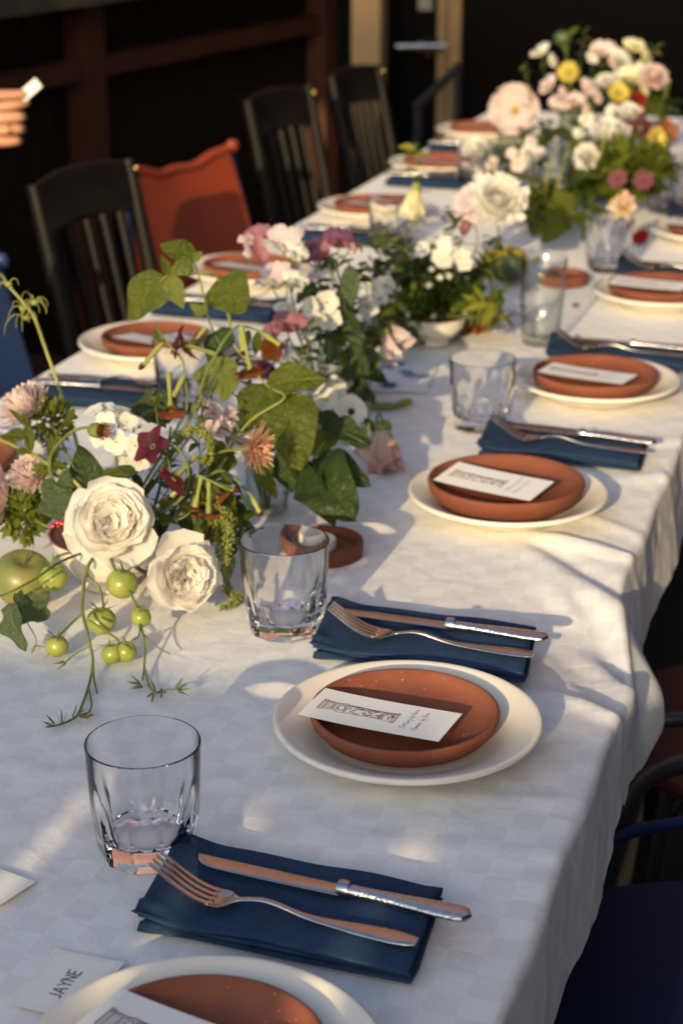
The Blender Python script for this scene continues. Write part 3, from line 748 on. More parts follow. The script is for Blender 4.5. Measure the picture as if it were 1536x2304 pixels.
# right side: plate x,y | napkin x,y,deg | glass x,y | card dx,dy,deg,tilt | words
right = [
 ((-.347, .832), (-.359, 1.032, -2), (-.490, 1.083), (-.018, .003, -13, 0), 'nearest the camera'),
 ((-.352, 1.305), (-.386, 1.494, 1), (-.525, 1.497), (-.018, -.019, -6, 0), 'in front of the large fork-and-knife napkin at the shade line'),
 ((-.395, 1.879), (-.375, 2.105, -2), (-.494, 2.170), (-.014, -.013, -17, -12), 'third up the right side'),
 ((-.379, 2.359), (-.382, 2.548, 1), None, (-.010, -.023, -13, 0), 'fourth up the right side'),
 ((-.371, 2.904), (-.372, 3.095, 0), (-.493, 3.119), (-.018, -.012, -9, -4), 'fifth up the right side'),
 ((-.352, 3.420), (-.36, 3.63, 0), (-.470, 3.680), (-.015, -.01, -8, 0), 'farthest up the right side')]
names = ['beside the JAYNE card', 'second from the front, half in shade', 'third from the front, right side', 'beside the ribbed tall glass', 'behind the ribbed tall glass', 'beside the small red petal']
for i, (p, n_, g, c, w) in enumerate(right):
    nm = names[i]
    put(P_plate, U['plate'], (p[0], p[1], TZ + .002), i * .7, 'cream china plate ' + nm, 'cream china plates')
    o_ = put(P_dish, U['dish'], (p[0] - .003, p[1] + .002, TZ + .0105), i * 1.3, 'round terracotta dish stacked on the plate ' + nm, 'terracotta dishes on the plates')
    k_ = (1, 1, 1.11, 1.07, 1.06, 1)[i]; o_.scale = (k_, k_, 1.25 if i == 2 else k_)
    put(P_nap, U['nap'], (n_[0], n_[1], TZ + .002), rad(n_[2]), 'folded blue linen napkin by the plate ' + nm, 'folded blue napkins')
    put(P_fork, U['fork'], (n_[0] + (-.002 if i == 0 else .006), n_[1] - .028, TZ + NAPZ), rad(n_[2] - 1), 'steel fork on the napkin ' + nm, 'forks laid on the napkins')
    put(P_knife, U['knife'], (n_[0] + (.032 if i == 0 else .018), n_[1] + .012, TZ + NAPZ), rad(n_[2] - 2), 'steel knife with hammered handle, napkin ' + nm, 'knives laid on the napkins')
    put(P_card, U['card'], (p[0] + c[0], p[1] + c[1], TZ + .0348 + (0, 0, .004, .0014, .0005, 0)[i]), rad(c[2]), 'white card with brown column drawing, dish ' + nm, 'printed cards on the dishes', (rad(-c[3]) * .6, rad(.5), 0))
    if g: put(P_tum if i < 2 else P_tum2, U['tum'] if i < 2 else U['tum2'], (g[0], g[1], TZ + .0022), i * .4 + .1, 'clear faceted glass tumbler ' + nm, 'faceted glass tumblers')
put_left = [(-1.045, 1.80), (-1.024, 2.367), (-1.060, 2.857), (-1.016, 3.454), (-1.027, 4.003), (-1.051, 4.52)]
lw = ['cut off by the picture edge', 'behind the round-leaved vine', 'behind the mauve sweet peas', 'by the second black chair', 'behind the slender vine tip', 'by the pink poppy']
for i, p in enumerate(put_left):
    nm = 'on the left side, ' + lw[i]
    put(P_plate, U['plate'], (p[0], p[1], TZ + .002), i * .9, 'cream china plate ' + nm, 'cream china plates')
    put(P_dish, U['dish'], (p[0], p[1], TZ + .0105), i * 1.9, 'round terracotta dish ' + nm, 'terracotta dishes on the plates')
    put(P_card, U['card'], (p[0] + .012, p[1] - .02, TZ + .029), rad(170), 'white card in the dish ' + nm, 'printed cards on the dishes', (rad(9), 0, 0))
    ny = p[1] - (.225 if i not in (4,) else .16)
    put(P_nap, U['nap'], (p[0] + .03, ny, TZ + .002), math.pi, 'folded blue napkin ' + nm, 'folded blue napkins')
    put(P_fork, U['fork'], (p[0] + .03, ny + .02, TZ + NAPZ), math.pi, 'steel fork on the napkin ' + nm, 'forks laid on the napkins')
    put(P_knife, U['knife'], (p[0] + .02, ny - .012, TZ + NAPZ), math.pi, 'steel knife on the napkin ' + nm, 'knives laid on the napkins')
for loc, lab in (((-.885, 2.14, TZ + .002), 'clear tumbler behind the round bean leaves, left of the flowers'), ((-.905, 3.19, TZ + .002), 'clear tumbler among the far left flowers'), ((-.90, 3.83, TZ + .002), 'clear tumbler behind the white dahlia'), ((-.43, 4.2, TZ + .002), 'clear tumbler at the far right end')):
    put(P_tum2, U['tum2'], loc, .3, lab, 'faceted glass tumblers')
hb = make_highball(); hb.location = (-.505, 2.60, TZ + .002); tag(hb, 'tall clear glass ringed with fine horizontal ribs')

# place cards
def place_card(name_, loc, rz, w, h, label, text):
    t = thing('place_card', label, 'card', loc, rz)
    fn = lambda u, v: ((u - .5) * w, (v - .5) * h, .0006 + .0012 * u * u)
    b = MB().grid(fn, 8, 8); n = len(b.v); b.v += [(p[0], p[1], p[2] - .0004) for p in b.v[:n]]; b.f += [tuple(i + n for i in f)[::-1] for f in b.f[:]]
    b.obj('sheet', MA['cream_paper'], t, angle=0)
    def on(b): b.v = [(p[0], p[1], .0006 + .0012 * (p[0] / w + .5) ** 2 + .00025) for p in b.v]
    m = .0032; x, y = w / 2 - m, h / 2 - m
    b = MB(); ribbons(b, [[(-x, -y), (x, -y), (x, y), (-x, y), (-x, -y)]], .0003); on(b); b.obj('border_line', MA['ink_pale'], t, angle=0)
    if text:
        L = [[(-p[1], p[0]) for p in ln] for ln in lettering(text, .0088, -.0175, -.0045, 0, .92, .10)]
        b = MB(); ribbons(b, L, .0011); on(b); b.obj('lettering', MA['ink_blue'], t, angle=0)
    return t
place_card('a', (-.474, .911, TZ + .003), rad(-3), .052, .066, 'cream place card lettered JAYNE beside the front plate', list('JAYNE'))
place_card('b', (-.580, .993, TZ + .003), rad(-16), .050, .062, 'blank cream place card cut off at the left edge', None)

# small terracotta candle dishes
def candle_dish(loc, label, dark, wax):
    t = thing('candle_dish', label, 'dish', loc, 0, 'small terracotta candle dishes')
    pr = [(0, 0), (.040, 0), (.0425, .002), (.0435, .012), (.0430, .0165), (.0405, .0175), (.0375, .0160), (.0365, .0085)]
    MB().lathe(pr + [(.0330, .0070), (.0300, .0100), (.0275, .0105), (.0255, .0065), (0, .006)], 64).obj('body', MA['terra'], t, angle=40)
    MB().lathe([(.0255, .0068), (.010, .0066), (0, .0066)], 40).obj('glazed_floor', MA['darkclay'], t)
    MB().lathe([(.0372, .0090), (.0362, .0092), (.0335, .0078), (.0318, .0082)], 48).obj('dark_ring', MA['darkclay'], t)
    if wax:
        w = thing('tealight', 'round white wax tealight in the small terracotta dish', 'candle', (loc[0] - .004, loc[1] - .002, loc[2] + .0072))
        MB().lathe([(.0185, 0), (.0195, .002), (.0195, .010), (.0185, .0115), (.016, .0105), (0, .0100)], 40).obj('wax', MA['wax'], w)
        MB().tube([(0, 0, .0095), (.0006, 0, .0135), (.0018, .0005, .0155)], .0007, 6).obj('wick', MA['darkclay'], w)
candle_dish((-.551, 1.690, TZ + .002), 'small terracotta candle dish behind the second tumbler', 1, True)
candle_dish((-.548, 3.00, TZ + .002), 'small terracotta candle dish behind the ribbed tall glass', 1, False)
# printed paper under the flowers
t = thing('printed_napkin', 'thin white paper with blue flower print lying by the bud vases', 'napkin', (-.685, 2.365, TZ + .0022), rad(8))
part('sheet', MA['paper'], t, lambda b: b.grid(lambda u, v: ((u - .5) * .15, (v - .5) * .17, .0008 + .0006 * math.sin(u * 9) * math.cos(v * 7)), 10, 10))
def blueprint(b):
    R = random.Random(3)
    for k in range(13):
        cx, cy = R.uniform(-.06, .065), R.uniform(-.07, .07)
        for q in range(5):
            a = q * 1.257 + k; b.add([(cx, cy, .0024), (cx + .008 * math.cos(a - .4), cy + .008 * math.sin(a - .4), .0024), (cx + .013 * math.cos(a), cy + .013 * math.sin(a), .0024), (cx + .008 * math.cos(a + .4), cy + .008 * math.sin(a + .4), .0024)], [(0, 1, 2, 3)])
part('flower_print', MA['blue_print'], t, blueprint, 0)

bpy.data.objects['tablecloth'].cycles.is_caustics_receiver = True

# ---------------------------------------------------------------- chairs
def make_slat_chair():
    """origin on the floor under the seat; faces +x; back at -x"""
    t = thing('slat_back_chair', 'x', 'chair', (0, 0, 0), 0, 'black slat-back chairs')
    m = MA['wood']
    part('seat', m, t, lambda b: b.grid(lambda u, v: (-.19 + .40 * u, (v - .5) * (.36 + .04 * u), .455 - .008 * math.sin(u * 3.1) * math.sin(v * 3.1)), 8, 8))
    part('seat_edge', m, t, lambda b: b.box((.01, 0, .437), (.40, .37, .03)))
    BT = lambda z: -.185 - .09 * max(0, (z - .45) / .41)
    for s in (-1, 1):
        part('front_leg', m, t, lambda b: b.tube([(.18, s * .165, 0), (.175, s * .16, .43)], [.014, .019], 10))
        part('back_post', m, t, lambda b: b.tube([(-.235, s * .165, 0), (-.19, s * .165, .43), (BT(.66), s * .168, .66), (BT(.87), s * .172, .87)], [.015, .019, .017, .013], 10))
        part('side_stretcher', m, t, lambda b: b.tube([(-.22, s * .163, .2), (.178, s * .163, .2)], .010, 8))
    def crest(b):
        def fn(u, v):
            yy = (u - .5) * .36; a = 2 * math.pi * v; z = .822 + .045 * math.copysign(abs(math.sin(a)) ** .45, math.sin(a)) + .012 * math.cos(yy * 8.5)
            return (BT(z) - .022 * math.cos(yy * 8.6) + .008 * math.cos(a), yy, z)
        b.grid(fn, 24, 16, True); b.f.append(tuple(range(16))[::-1]); b.f.append(tuple(24 * 16 + i for i in range(16)))
    part('crest_rail', m, t, crest)
    for k in range(5):
        yy = (-2 + k) * .058
        part('slat', m, t, lambda b: b.tube([(-.182, yy, .45), (BT(.6) - .012, yy, .6), (BT(.78) - .016, yy * 1.05, .79)], [.010, .0115, .010], 8))
    part('brass_screw', MA['gold'], t, lambda b: b.ball((BT(.85) + .012, .172, .855), .0048, 6, 8))
    return t
ch0 = make_slat_chair()
def place_chair(o, x, y, z, rz, label, sc=(1, 1, 1)): o.location = (x, y, z); o.rotation_euler = (0, 0, rz); o.scale = sc; return tag(o, label)
a8 = rad(-8)
place_chair(ch0, -1.118, 2.885, 0, a8, 'black slat-back wooden chair nearest, between the blue chair and the orange chair', (1, .88, 1.045))
place_chair(copy_tree(ch0), -1.14, 3.99, 0, a8, 'black slat-back wooden chair behind the orange-red chair', (1, .88, 1.045))
place_chair(copy_tree(ch0), -1.11, 4.49, 0, a8, 'farthest black slat-back chair, against the cream pilaster', (1, .80, 1.04))
place_chair(copy_tree(ch0), -1.66, 3.12, 0, rad(5), 'black slat-back chair pushed back against the bar')

def make_metal_chair(paint, frame_m):
    t = thing('metal_chair', 'x', 'chair', (0, 0, 0), 0, 'painted metal garden chairs')
    pm, fm = MA[paint], MA[frame_m]
    MB().lathe([(0, .440), (.19, .440), (.202, .445), (.204, .452), (.198, .458), (.15, .452), (0, .450)], 56).obj('seat', pm, t, (0, 0, 0), angle=50)
    def back(u, v):
        yy = (u - .5) * (.335 - .055 * v); s = abs(u - .5) * 2
        top = .832 + .026 * s ** 2 + .003 * math.cos((u - .5) * 18)
        z = .49 + (top - .49) * v
        return (-.205 - .075 * (z - .45) / .4 - .018 * math.cos((u - .5) * 3.0), yy * (1 + .10 * math.sin(v * 3.1)), z)
    b = MB().grid(back, 26, 16); n = len(b.v); b.v += [(p[0] - .006, p[1], p[2]) for p in b.v[:n]]; b.f += [tuple(i + n for i in f)[::-1] for f in b.f[:]]
    b.obj('back_panel', pm, t, angle=60)
    part('top_roll', pm, t, lambda b: b.tube([V(back(k / 20, 1)) + V((-.003, 0, .004)) for k in range(21)], .010, 10))
    for s in (0, 1):
        e = V(back(s, 1)); sg = -1 if s == 0 else 1
        part('knob', pm, t, lambda b: b.lathe([(0, -.014), (.008, -.013), (.0125, -.005), (.013, .003), (.009, .010), (0, .013)], 18, e + V((-.004, sg * .016, .008))))
        part('back_rod', fm, t, lambda b: b.tube([(-.15, sg * .15, .44), V(back(s, .3)) + V((-.01, sg * .008, 0)), V(back(s, .97)) + V((-.01, sg * .010, 0))], .009, 8))
    for k in range(4):
        a = math.pi / 4 + k * math.pi / 2
        part('leg', fm, t, lambda b: b.tube([(.17 * math.cos(a), .17 * math.sin(a), .442), (.235 * math.cos(a), .235 * math.sin(a), 0)], .010, 8))
        a2 = a + math.pi / 2
        pts = [V((.2 * math.cos(a), .2 * math.sin(a), .2)).lerp(V((.2 * math.cos(a2), .2 * math.sin(a2), .2)), q / 8) + V((0, 0, .17 * math.sin(math.pi * q / 8))) for q in range(9)]
        part('arc_brace', fm, t, lambda b: b.tube(pts, .007, 8))
    return t
oc = make_metal_chair('orange', 'navy')
place_chair(oc, -1.147, 3.375, -.012, rad(-15), 'orange-red metal chair with scalloped back panel and round knobs', (1, 1.16, 1.0))
bc = make_metal_chair('blue', 'blue')
nc = make_metal_chair('navy', 'navy')
place_chair(bc, -1.10, 2.375, -.035, rad(-6), 'navy blue metal chair cut off at the left picture edge')
n2 = nc; place_chair(n2, -.095, 1.455, 0, math.pi - .15, 'navy blue metal chair at the lower right corner')
rc = make_metal_chair('darkred', 'iron'); place_chair(rc, -.09, 2.02, .0, math.pi + .1, 'dark red metal chair with black iron arms at the right edge')
def arm(b):
    pts = [V(T_) - V(rc.location) for T_ in ((-.225, 1.38, .52), (-.210, 1.43, .585), (-.1983, 1.467, .62), (-.190, 1.531, .62), (-.1537, 1.59, .62), (-.05, 1.66, .62), (.10, 1.72, .62), (.2, 1.76, .62))]
    R = Matrix.Rotation(-rc.rotation_euler.z, 3, 'Z'); b.tube(smooth_pts([R @ p for p in pts], 5), .010, 10)
def arm2(b):
    pts = [V(T_) - V(rc.location) for T_ in ((-.23, 1.62, .60), (-.1895, 1.674, .62), (-.166, 1.685, .62), (.0, 1.78, .62), (.2, 1.86, .62))]
    R = Matrix.Rotation(-rc.rotation_euler.z, 3, 'Z'); b.tube(smooth_pts([R @ p for p in pts], 5), .008, 10)
part('arm_hoop', MA['iron'], rc, arm); part('arm_bar', MA['iron'], rc, arm2)
def arm3(b):
    pts = [V(T_) - V(n2.location) for T_ in ((-.23, 1.41, .60), (-.1944, 1.431, .62), (-.139, 1.4775, .62), (.05, 1.58, .62), (.16, 1.60, .62))]
    R = Matrix.Rotation(-n2.rotation_euler.z, 3, 'Z'); b.tube(smooth_pts([R @ p for p in pts], 5), .006, 10)
part('arm_bar', MA['navy'], n2, arm3)

# ---------------------------------------------------------------- person at the left edge, hand in the picture
def skin_body(name, verts, edges, radii, m, parent, root=0, sub=2):
    me = bpy.data.meshes.new(name); me.from_pydata([tuple(v) for v in verts], edges, [])
    o = link(name, me, parent); me.materials.append(m)
    sk = o.modifiers.new('skin', 'SKIN'); sk.use_smooth_shade = True
    for i, r in enumerate(radii):
        q = me.skin_vertices[0].data[i]; q.radius = (r, r) if not isinstance(r, tuple) else r; q.use_root = i == root
    sb = o.modifiers.new('sub', 'SUBSURF'); sb.levels = sub; sb.render_levels = sub
    return o
pr = thing('person', 'person at the left edge in a dark top, hand holding a small white card', 'person', (-1.93, 2.50, 0))
O = V(pr.location); HX = V((.954, .299, 0)); HY = V((-.299, .954, 0)); UP = V((0, 0, 1)); HC = V((-1.585, 3.0, .975))
def hp(a, b, c): return HC + HX * a + HY * b + UP * c - O       # a towards the fingers, b away from the camera, c up
vs = []; es = []; rs = []
def vert(p, r, link_to=None):
    vs.append(V(p)); rs.append(r)
    if link_to is not None: es.append((link_to, len(vs) - 1))
    return len(vs) - 1
pel = vert((0, 0, .98), (.15, .115)); che = vert((.01, .02, 1.18), (.135, .11), pel); up_ = vert((.02, .03, 1.36), (.14, .10), che); nk = vert((.03, .05, 1.48), .052, up_)
hd = vert((.05, .08, 1.56), (.068, .075), nk); hd2 = vert((.05, .08, 1.66), (.078, .09), hd); hd3 = vert((.045, .07, 1.72), (.05, .06), hd2)
vert((.115, .155, 1.60), .012, hd2)
for s in (-1, 1):
    h = vert((.06 * s, -.07 * s, .92), .085, pel); k = vert((.08 * s + .03, -.08 * s + .03, .50), .058, h); an = vert((.09 * s, -.09 * s, .08), .042, k); vert((.09 * s + .09, -.09 * s + .10, .035), (.04, .03), an)
sh = vert((.06, -.17, 1.36), .058, up_); el = vert((.05, -.22, 1.08), .044, sh); wr = vert((.09, -.18, .86), .03, el); vert((.10, -.16, .78), .028, wr)
sh = vert((.02, .20, 1.36), .058, up_)
el = vert(hp(-.215, -.10, .125), .044, sh); wr = vert(hp(-.085, -.012, -.005), (.026, .031), el); pm = vert(hp(-.035, -.004, -.004), (.020, .040), wr)
pm2 = vert(hp(-.004, .0, -.004), (.014, .041), pm)
body = skin_body('body', vs, es, rs, MA['skin'], pr, 0)
for k in range(4):                                                      # four curled fingers, index on top
    z = .030 - .0215 * k; ln = (.040, .044, .041, .034)[k]; r = (.0098, .0102, .0098, .0088)[k]
    fv = [hp(-.022, .0, z * .9), hp(.004, -.004, z), hp(ln * .80, .000, z + .002), hp(ln * .86, .020, z - .002), hp(ln * .42, .031, z - .003)]
    if k == 0: fv[3] = hp(ln * 1.12, .012, z + .004); fv[4] = hp(ln * 1.25, .022, z + .006)
    fg = skin_body('finger', fv, [(0, 1), (1, 2), (2, 3), (3, 4)], [r * 1.15, r * 1.2, r, r * .9, r * .72], MA['skin'], pr, 0)
    if k == 2:
        c = hp(.016, -.002, z + .001)
        MB().tube([c + (HY * math.cos(q / 20 * 6.2832) + UP * math.sin(q / 20 * 6.2832)) * .0118 for q in range(21)], .0018, 8).obj('ring', MA['gold'], fg)
        MB().ball(c - HY * .0125 + HX * .001, .0042, 8, 10).obj('ring_stone', MA['gold'], fg)
fv = [hp(-.062, -.008, .018), hp(-.032, -.020, .043), hp(.004, -.014, .050), hp(.040, -.004, .050), hp(.052, .0, .050)]
skin_body('thumb', fv, [(0, 1), (1, 2), (2, 3), (3, 4)], [.014, .0135, .011, .0095, .007], MA['skin'], pr, 0)
sl = [V((.02, .20, 1.36)), hp(-.215, -.10, .125), hp(-.13, -.045, .045)]
MB().tube(smooth_pts(sl, 5), [.075 - .002 * i for i in range(11)], 16).obj('sleeve', MA['shirt'], pr)
MB().lathe([(.17, .93), (.185, 1.05), (.175, 1.2), (.165, 1.33), (.10, 1.42), (.062, 1.45)], 28).obj('shirt', MA['shirt'], pr)
for s in (-1, 1): MB().tube([(.06 * s, -.07 * s, .97), (.08 * s + .02, -.08 * s + .02, .5), (.09 * s, -.09 * s, .06)], [.118, .085, .07], 16).obj('trouser_leg', MA['trousers'], pr)
MB().ball((.035, .05, 1.675), .105, 12, 16, (1, 1, 1.1)).obj('hair', MA['hair'], pr)
hcard = thing('paper_slip', 'small white card held between thumb and finger at the left edge', 'card', HC + HX * .056 + UP * .058)
M_ = frame((.25, -.9, .25), (.75, .25, .7))
MB().box((0, 0, 0), (.020, .042, .0008), M_).obj('sheet', MA['paper'], hcard)

# ---------------------------------------------------------------- plant builders
PM = {}
def petal_mesh(key, m, w=.7, cup=.25, lift=.2, curl=0, ruf=0, kk=7, notch=0, base=.14, pos=.6, rnd=.28, tl=.12, nu=7, nv=6, seed=0, bend=0):
    k2 = (key, m)
    if k2 in PM: return PM[k2]
    def fn(a, c):
        u = a; v = c * 2 - 1
        wd = w / 2 * (base + (1 - base) * math.sin(math.pi / 2 * min(1, u / pos))) * (1 - tl * sstep(pos, 1, u))
        y = u * (1 - rnd * v * v * u) - notch * (1 - abs(v)) ** 2 * u ** 4
        z = lift * u * u + cup * w * v * v * (.3 + .7 * u) - curl * sstep(.55, 1, u) ** 2 + ruf * u * u * math.sin(v * kk + seed) + ruf * .6 * u ** 3 * math.sin(v * kk * 2.3 + seed * 2)
        return (v * wd, y + ruf * .5 * u ** 4 * math.sin(v * kk * 1.6 + seed), z)
    b = MB().grid(fn, nu, nv); PM[k2] = b.mesh('petal', MA[m], 0); return PM[k2]
def leaf_mesh(key, m, w=.8, a=.62, b_=.8, fold=.18, droop=.25, lobes=0, serr=0, wave=.03, nu=12, nv=8, heart=.0):
    k2 = ('leaf' + key, m)
    if k2 in PM: return PM[k2]
    def fn(u, c):
        v = c * 2 - 1
        wd = w / 2 * max(0.0, math.sin(math.pi * u ** a)) ** b_
        if lobes: wd *= 1 + lobes * math.cos(u * 4 * math.pi + .6)
        if serr: wd *= 1 + serr * ((u * nu) % 2 - 1 if True else 0)
        x = v * wd; y = u - heart * (1 - u) ** 6 * abs(v)
        z = fold * abs(x) - droop * u * u + wave * math.sin(u * 9 + v * 3) * abs(v)
        return (x, y, z)
    PM[k2] = MB().grid(fn, nu, nv).mesh('leaf', MA[m], 0); return PM[k2]
L4 = lambda z, up=(0, 0, 1): frame(z, up).to_4x4()
def ring(parent, me, A, n, size, tilt, r0=0, z0=0, ph=0, jit=.08, name='petal', rj=random):
    for k in range(n):
        a = ph + 2 * math.pi * k / n + rj.uniform(-jit, jit); s = size * (1 + rj.uniform(-jit, jit))
        M = A @ Matrix.Rotation(a, 4, 'Z') @ Matrix.Translation((0, r0, z0)) @ Matrix.Rotation(tilt + rj.uniform(-jit, jit), 4, 'X') @ Matrix.Scale(s, 4)
        link(name, me, parent, M)
def stem(root, pts, r0=.0014, r1=None, m='stem', name='stem', k=6):
    o = V(root.location); q = smooth_pts([V(p) - o for p in pts], k); r1 = r1 or r0
    return MB().tube(q, [r0 + (r1 - r0) * i / (len(q) - 1) for i in range(len(q))], 7).obj(name, MA[m], root)
def leaf(root, me, base, tip, nrm=(.35, -.55, .75), name='leaf', petiole=None, wide=1.0):
    o = V(root.location); b = V(base) - o; y = V(tip) - V(base); s = y.length; y.normalize()
    z = V(nrm); z = (z - y * z.dot(y)).normalized(); x = y.cross(z)
    R = Matrix((x, y, z)).transposed().to_4x4()
    l = link(name, me, root, Matrix.Translation(b) @ R @ Matrix.Diagonal((s * wide, s, s, 1)))
    return l
def plant(name, label, cat, p, group=None): return thing(name, label, cat, p, 0, group)
def centre(root, m, A, r, z0=0, flat=.5, name='centre'):
    b = MB().ball((0, 0, 0), r, 6, 10, (1, 1, flat)); b.v = [tuple(A @ (V(v) + V((0, 0, z0)))) for v in b.v]; return b.obj(name, MA[m], root)

BEAN = leaf_mesh('bean', 'leaf', .86, .60, .72, .16, .28, heart=.10, wave=.07)
BEAN2 = leaf_mesh('bean2', 'leaf', .72, .66, .8, .22, .10, wave=.05)
BEANP = leaf_mesh('beanp', 'pale_leaf', .78, .64, .75, .10, .15)
DARK = leaf_mesh('dark', 'dark_leaf', .82, .64, .75, .2, .28, wave=.09)
DARK2 = leaf_mesh('dark2', 'dark_leaf', .62, .7, .85, .2, .25, wave=.05)
SLIM = leaf_mesh('slim', 'leaf', .32, .8, .9, .2, .25)
SLIMD = leaf_mesh('slimd', 'dark_leaf', .34, .8, .9, .2, .3)
SLIML = leaf_mesh('sliml', 'lime', .30, .75, .9, .2, .35)
IVY = leaf_mesh('ivy', 'grey_leaf', 1.0, .62, .7, .16, .2, lobes=.25, wave=.05, nu=16)
GREY = leaf_mesh('grey', 'grey_leaf', .5, .7, .85, .2, .2)
SEPAL = leaf_mesh('sepal', 'stem', .16, .6, .9, .1, -.3, nu=6, nv=2)

def rose(name, label, p, axis, R, stempts, seed, open_=1.0):
    rj = random.Random(seed); t = plant(name, label, 'flower', p, 'white garden roses'); A = L4(axis) @ Matrix.Translation((0, 0, -R * .42))
    g = [petal_mesh('rg%d' % k, 'rose', 1.15, .22, .46, .16 + .05 * k, .035, 5 + k, .05, .25, .62, .22, .05, 9, 8, k * 1.7) for k in range(3)]
    c = [petal_mesh('rc%d' % k, 'rose', 1.12, .24, .36, .16, .06, 5 + k, .05, .3, .6, .2, .05, 8, 7, k * 2.1) for k in range(3)]
    s_ = [petal_mesh('rs%d' % k, 'rose', .98, .26, .24, .26, .085, 6 + k, .06, .35, .5, .2, .0, 7, 7, k * 1.3) for k in range(3)]
    for i, (n, size, tilt, r0, z0, ms) in enumerate(((5, 1.22, -.02, .02, .0, g), (6, 1.14, .22, .04, .03, g), (7, 1.10, .42, .05, .06, g), (8, 1.06, .60, .06, .08, c), (8, 1.04, .76, .06, .10, c), (8, 1.02, .92, .07, .12, c), (8, .98, 1.06, .07, .14, s_), (7, .95, 1.20, .06, .16, s_), (6, .90, 1.34, .05, .18, s_))):
        for k in range(n):
            ring(t, ms[(k + i) % 3], A @ Matrix.Rotation(2 * math.pi * (k + .5 * (i % 2)) / n + .2 * i, 4, 'Z'), 1, size * R, tilt, r0 * R, z0 * R, 0, .17, 'petal', rj)
    for q in range(22):                                       # quartered heart of small folded petals
        a = q * 2.39996; rr = .40 * math.sqrt((q + .5) / 22) * R
        M = A @ Matrix.Rotation(a, 4, 'Z') @ Matrix.Translation((0, rr, (.52 + .08 * rj.random()) * R)) @ Matrix.Rotation(rj.uniform(-1.3, 1.3), 4, 'Z') @ Matrix.Rotation(1.05 + rj.uniform(-.35, .3), 4, 'X') @ Matrix.Scale((.52 + rj.uniform(-.08, .08)) * R, 4)
        link('petal', s_[q % 3], t, M)
    for k in range(5):
        M = A @ Matrix.Rotation(k * 1.257, 4, 'Z') @ Matrix.Rotation(-.25, 4, 'X') @ Matrix.Scale(R * .85, 4); link('sepal', SEPAL, t, M)
    stem(t, [V(p) - V(axis).normalized() * R * .42] + stempts, .0022, .0024, 'dark_stem')
    return t
def floret(root, me, p, axis, n, size, tilt, cm=None, cr=.12, name='petal', ph=0, rj=random):
    A = Matrix.Translation(V(p) - V(root.location)) @ L4(axis) @ Matrix.Rotation(ph, 4, 'Z')
    ring(root, me, A, n, size, tilt, size * .04, 0, 0, .05, name, rj)
    if cm: centre(root, cm, A, size * cr, size * .03)
    return A
def ray_mesh(key, m, layers, w, L=1.0, seed=1, curl=.1, len_j=.12):
    """one mesh of many narrow ray petals: layers of (count, tilt, length, radius, height)"""
    k2 = ('ray' + key, m)
    if k2 in PM: return PM[k2]
    R = random.Random(seed); b = MB()
    for (n, tilt, ln, r0, z0) in layers:
        for k in range(n):
            a = 2 * math.pi * (k + R.uniform(-.3, .3)) / n; s = ln * (1 + R.uniform(-len_j, len_j)); tt = tilt + R.uniform(-.12, .12)
            M = Matrix.Rotation(a, 4, 'Z') @ Matrix.Translation((0, r0, z0)) @ Matrix.Rotation(tt, 4, 'X')
            vs = []
            for i in range(4):
                u = i / 3; ww = w / 2 * (.55 + .9 * u * (1.35 - u)) * (1 if i < 3 else .55)
                for v in (-1, 0, 1): vs.append(M @ V((v * ww, u * s, (.35 * w * abs(v)) + curl * s * u * u)))
            b.add(vs, [(i * 3 + j, i * 3 + j + 1, i * 3 + j + 4, i * 3 + j + 3) for i in range(3) for j in range(2)])
    PM[k2] = b.mesh('rays', MA[m], 0); return PM[k2]
def daisy(name, label, p, axis, R, me, stempts, disc=None, dr=.25, sm='stem', group=None, cat='flower', calyx='stem', dz=.04):
    t = plant(name, label, cat, p, group); A = L4(axis)
    link('ray_petals', me, t, A @ Matrix.Scale(R, 4))
    if disc: centre(t, disc, A, R * dr, R * dz, .45, 'seed_disc')
    if calyx:
        b = MB().lathe([(0, -.30 * R), (.09 * R, -.28 * R), (.22 * R, -.12 * R), (.24 * R, -.01 * R)], 14); b.v = [tuple(A @ V(v)) for v in b.v]; b.obj('calyx', MA[calyx], t)
    if stempts: stem(t, [V(p) - V(axis).normalized() * R * .28] + stempts, .0014, .0017, sm)
    return t
def sweet_pea(root, p, face, up, size, m, seed=0, wings=None):
    w = wings or m
    st = petal_mesh('sps%d' % (seed % 3), m, 1.45, -.10, .05, .22, .09, 6 + seed % 3, .12, .30, .55, .25, .05, 9, 10, seed)
    wg = petal_mesh('spw%d' % (seed % 3), w, .85, .35, .25, .0, .05, 5, .0, .3, .5, .3, .05, 7, 6, seed)
    o = V(p) - V(root.location); f = V(face).normalized(); u = V(up); u = (u - f * u.dot(f)).normalized(); x = u.cross(f)
    B = Matrix.Translation(o) @ Matrix((x, u, f)).transposed().to_4x4()
    link('standard_petal', st, root, B @ Matrix.Rotation(-.15, 4, 'X') @ Matrix.Scale(size, 4))
    for s in (-1, 1): link('wing_petal', wg, root, B @ Matrix.Rotation(s * -.45, 4, 'Z') @ Matrix.Rotation(.75, 4, 'X') @ Matrix.Rotation(s * .5, 4, 'Y') @ Matrix.Scale(size * .72, 4))
    link('keel_petal', wg, root, B @ Matrix.Rotation(1.15, 4, 'X') @ Matrix.Rotation(.0, 4, 'Y') @ Matrix.Scale(size * .5, 4))
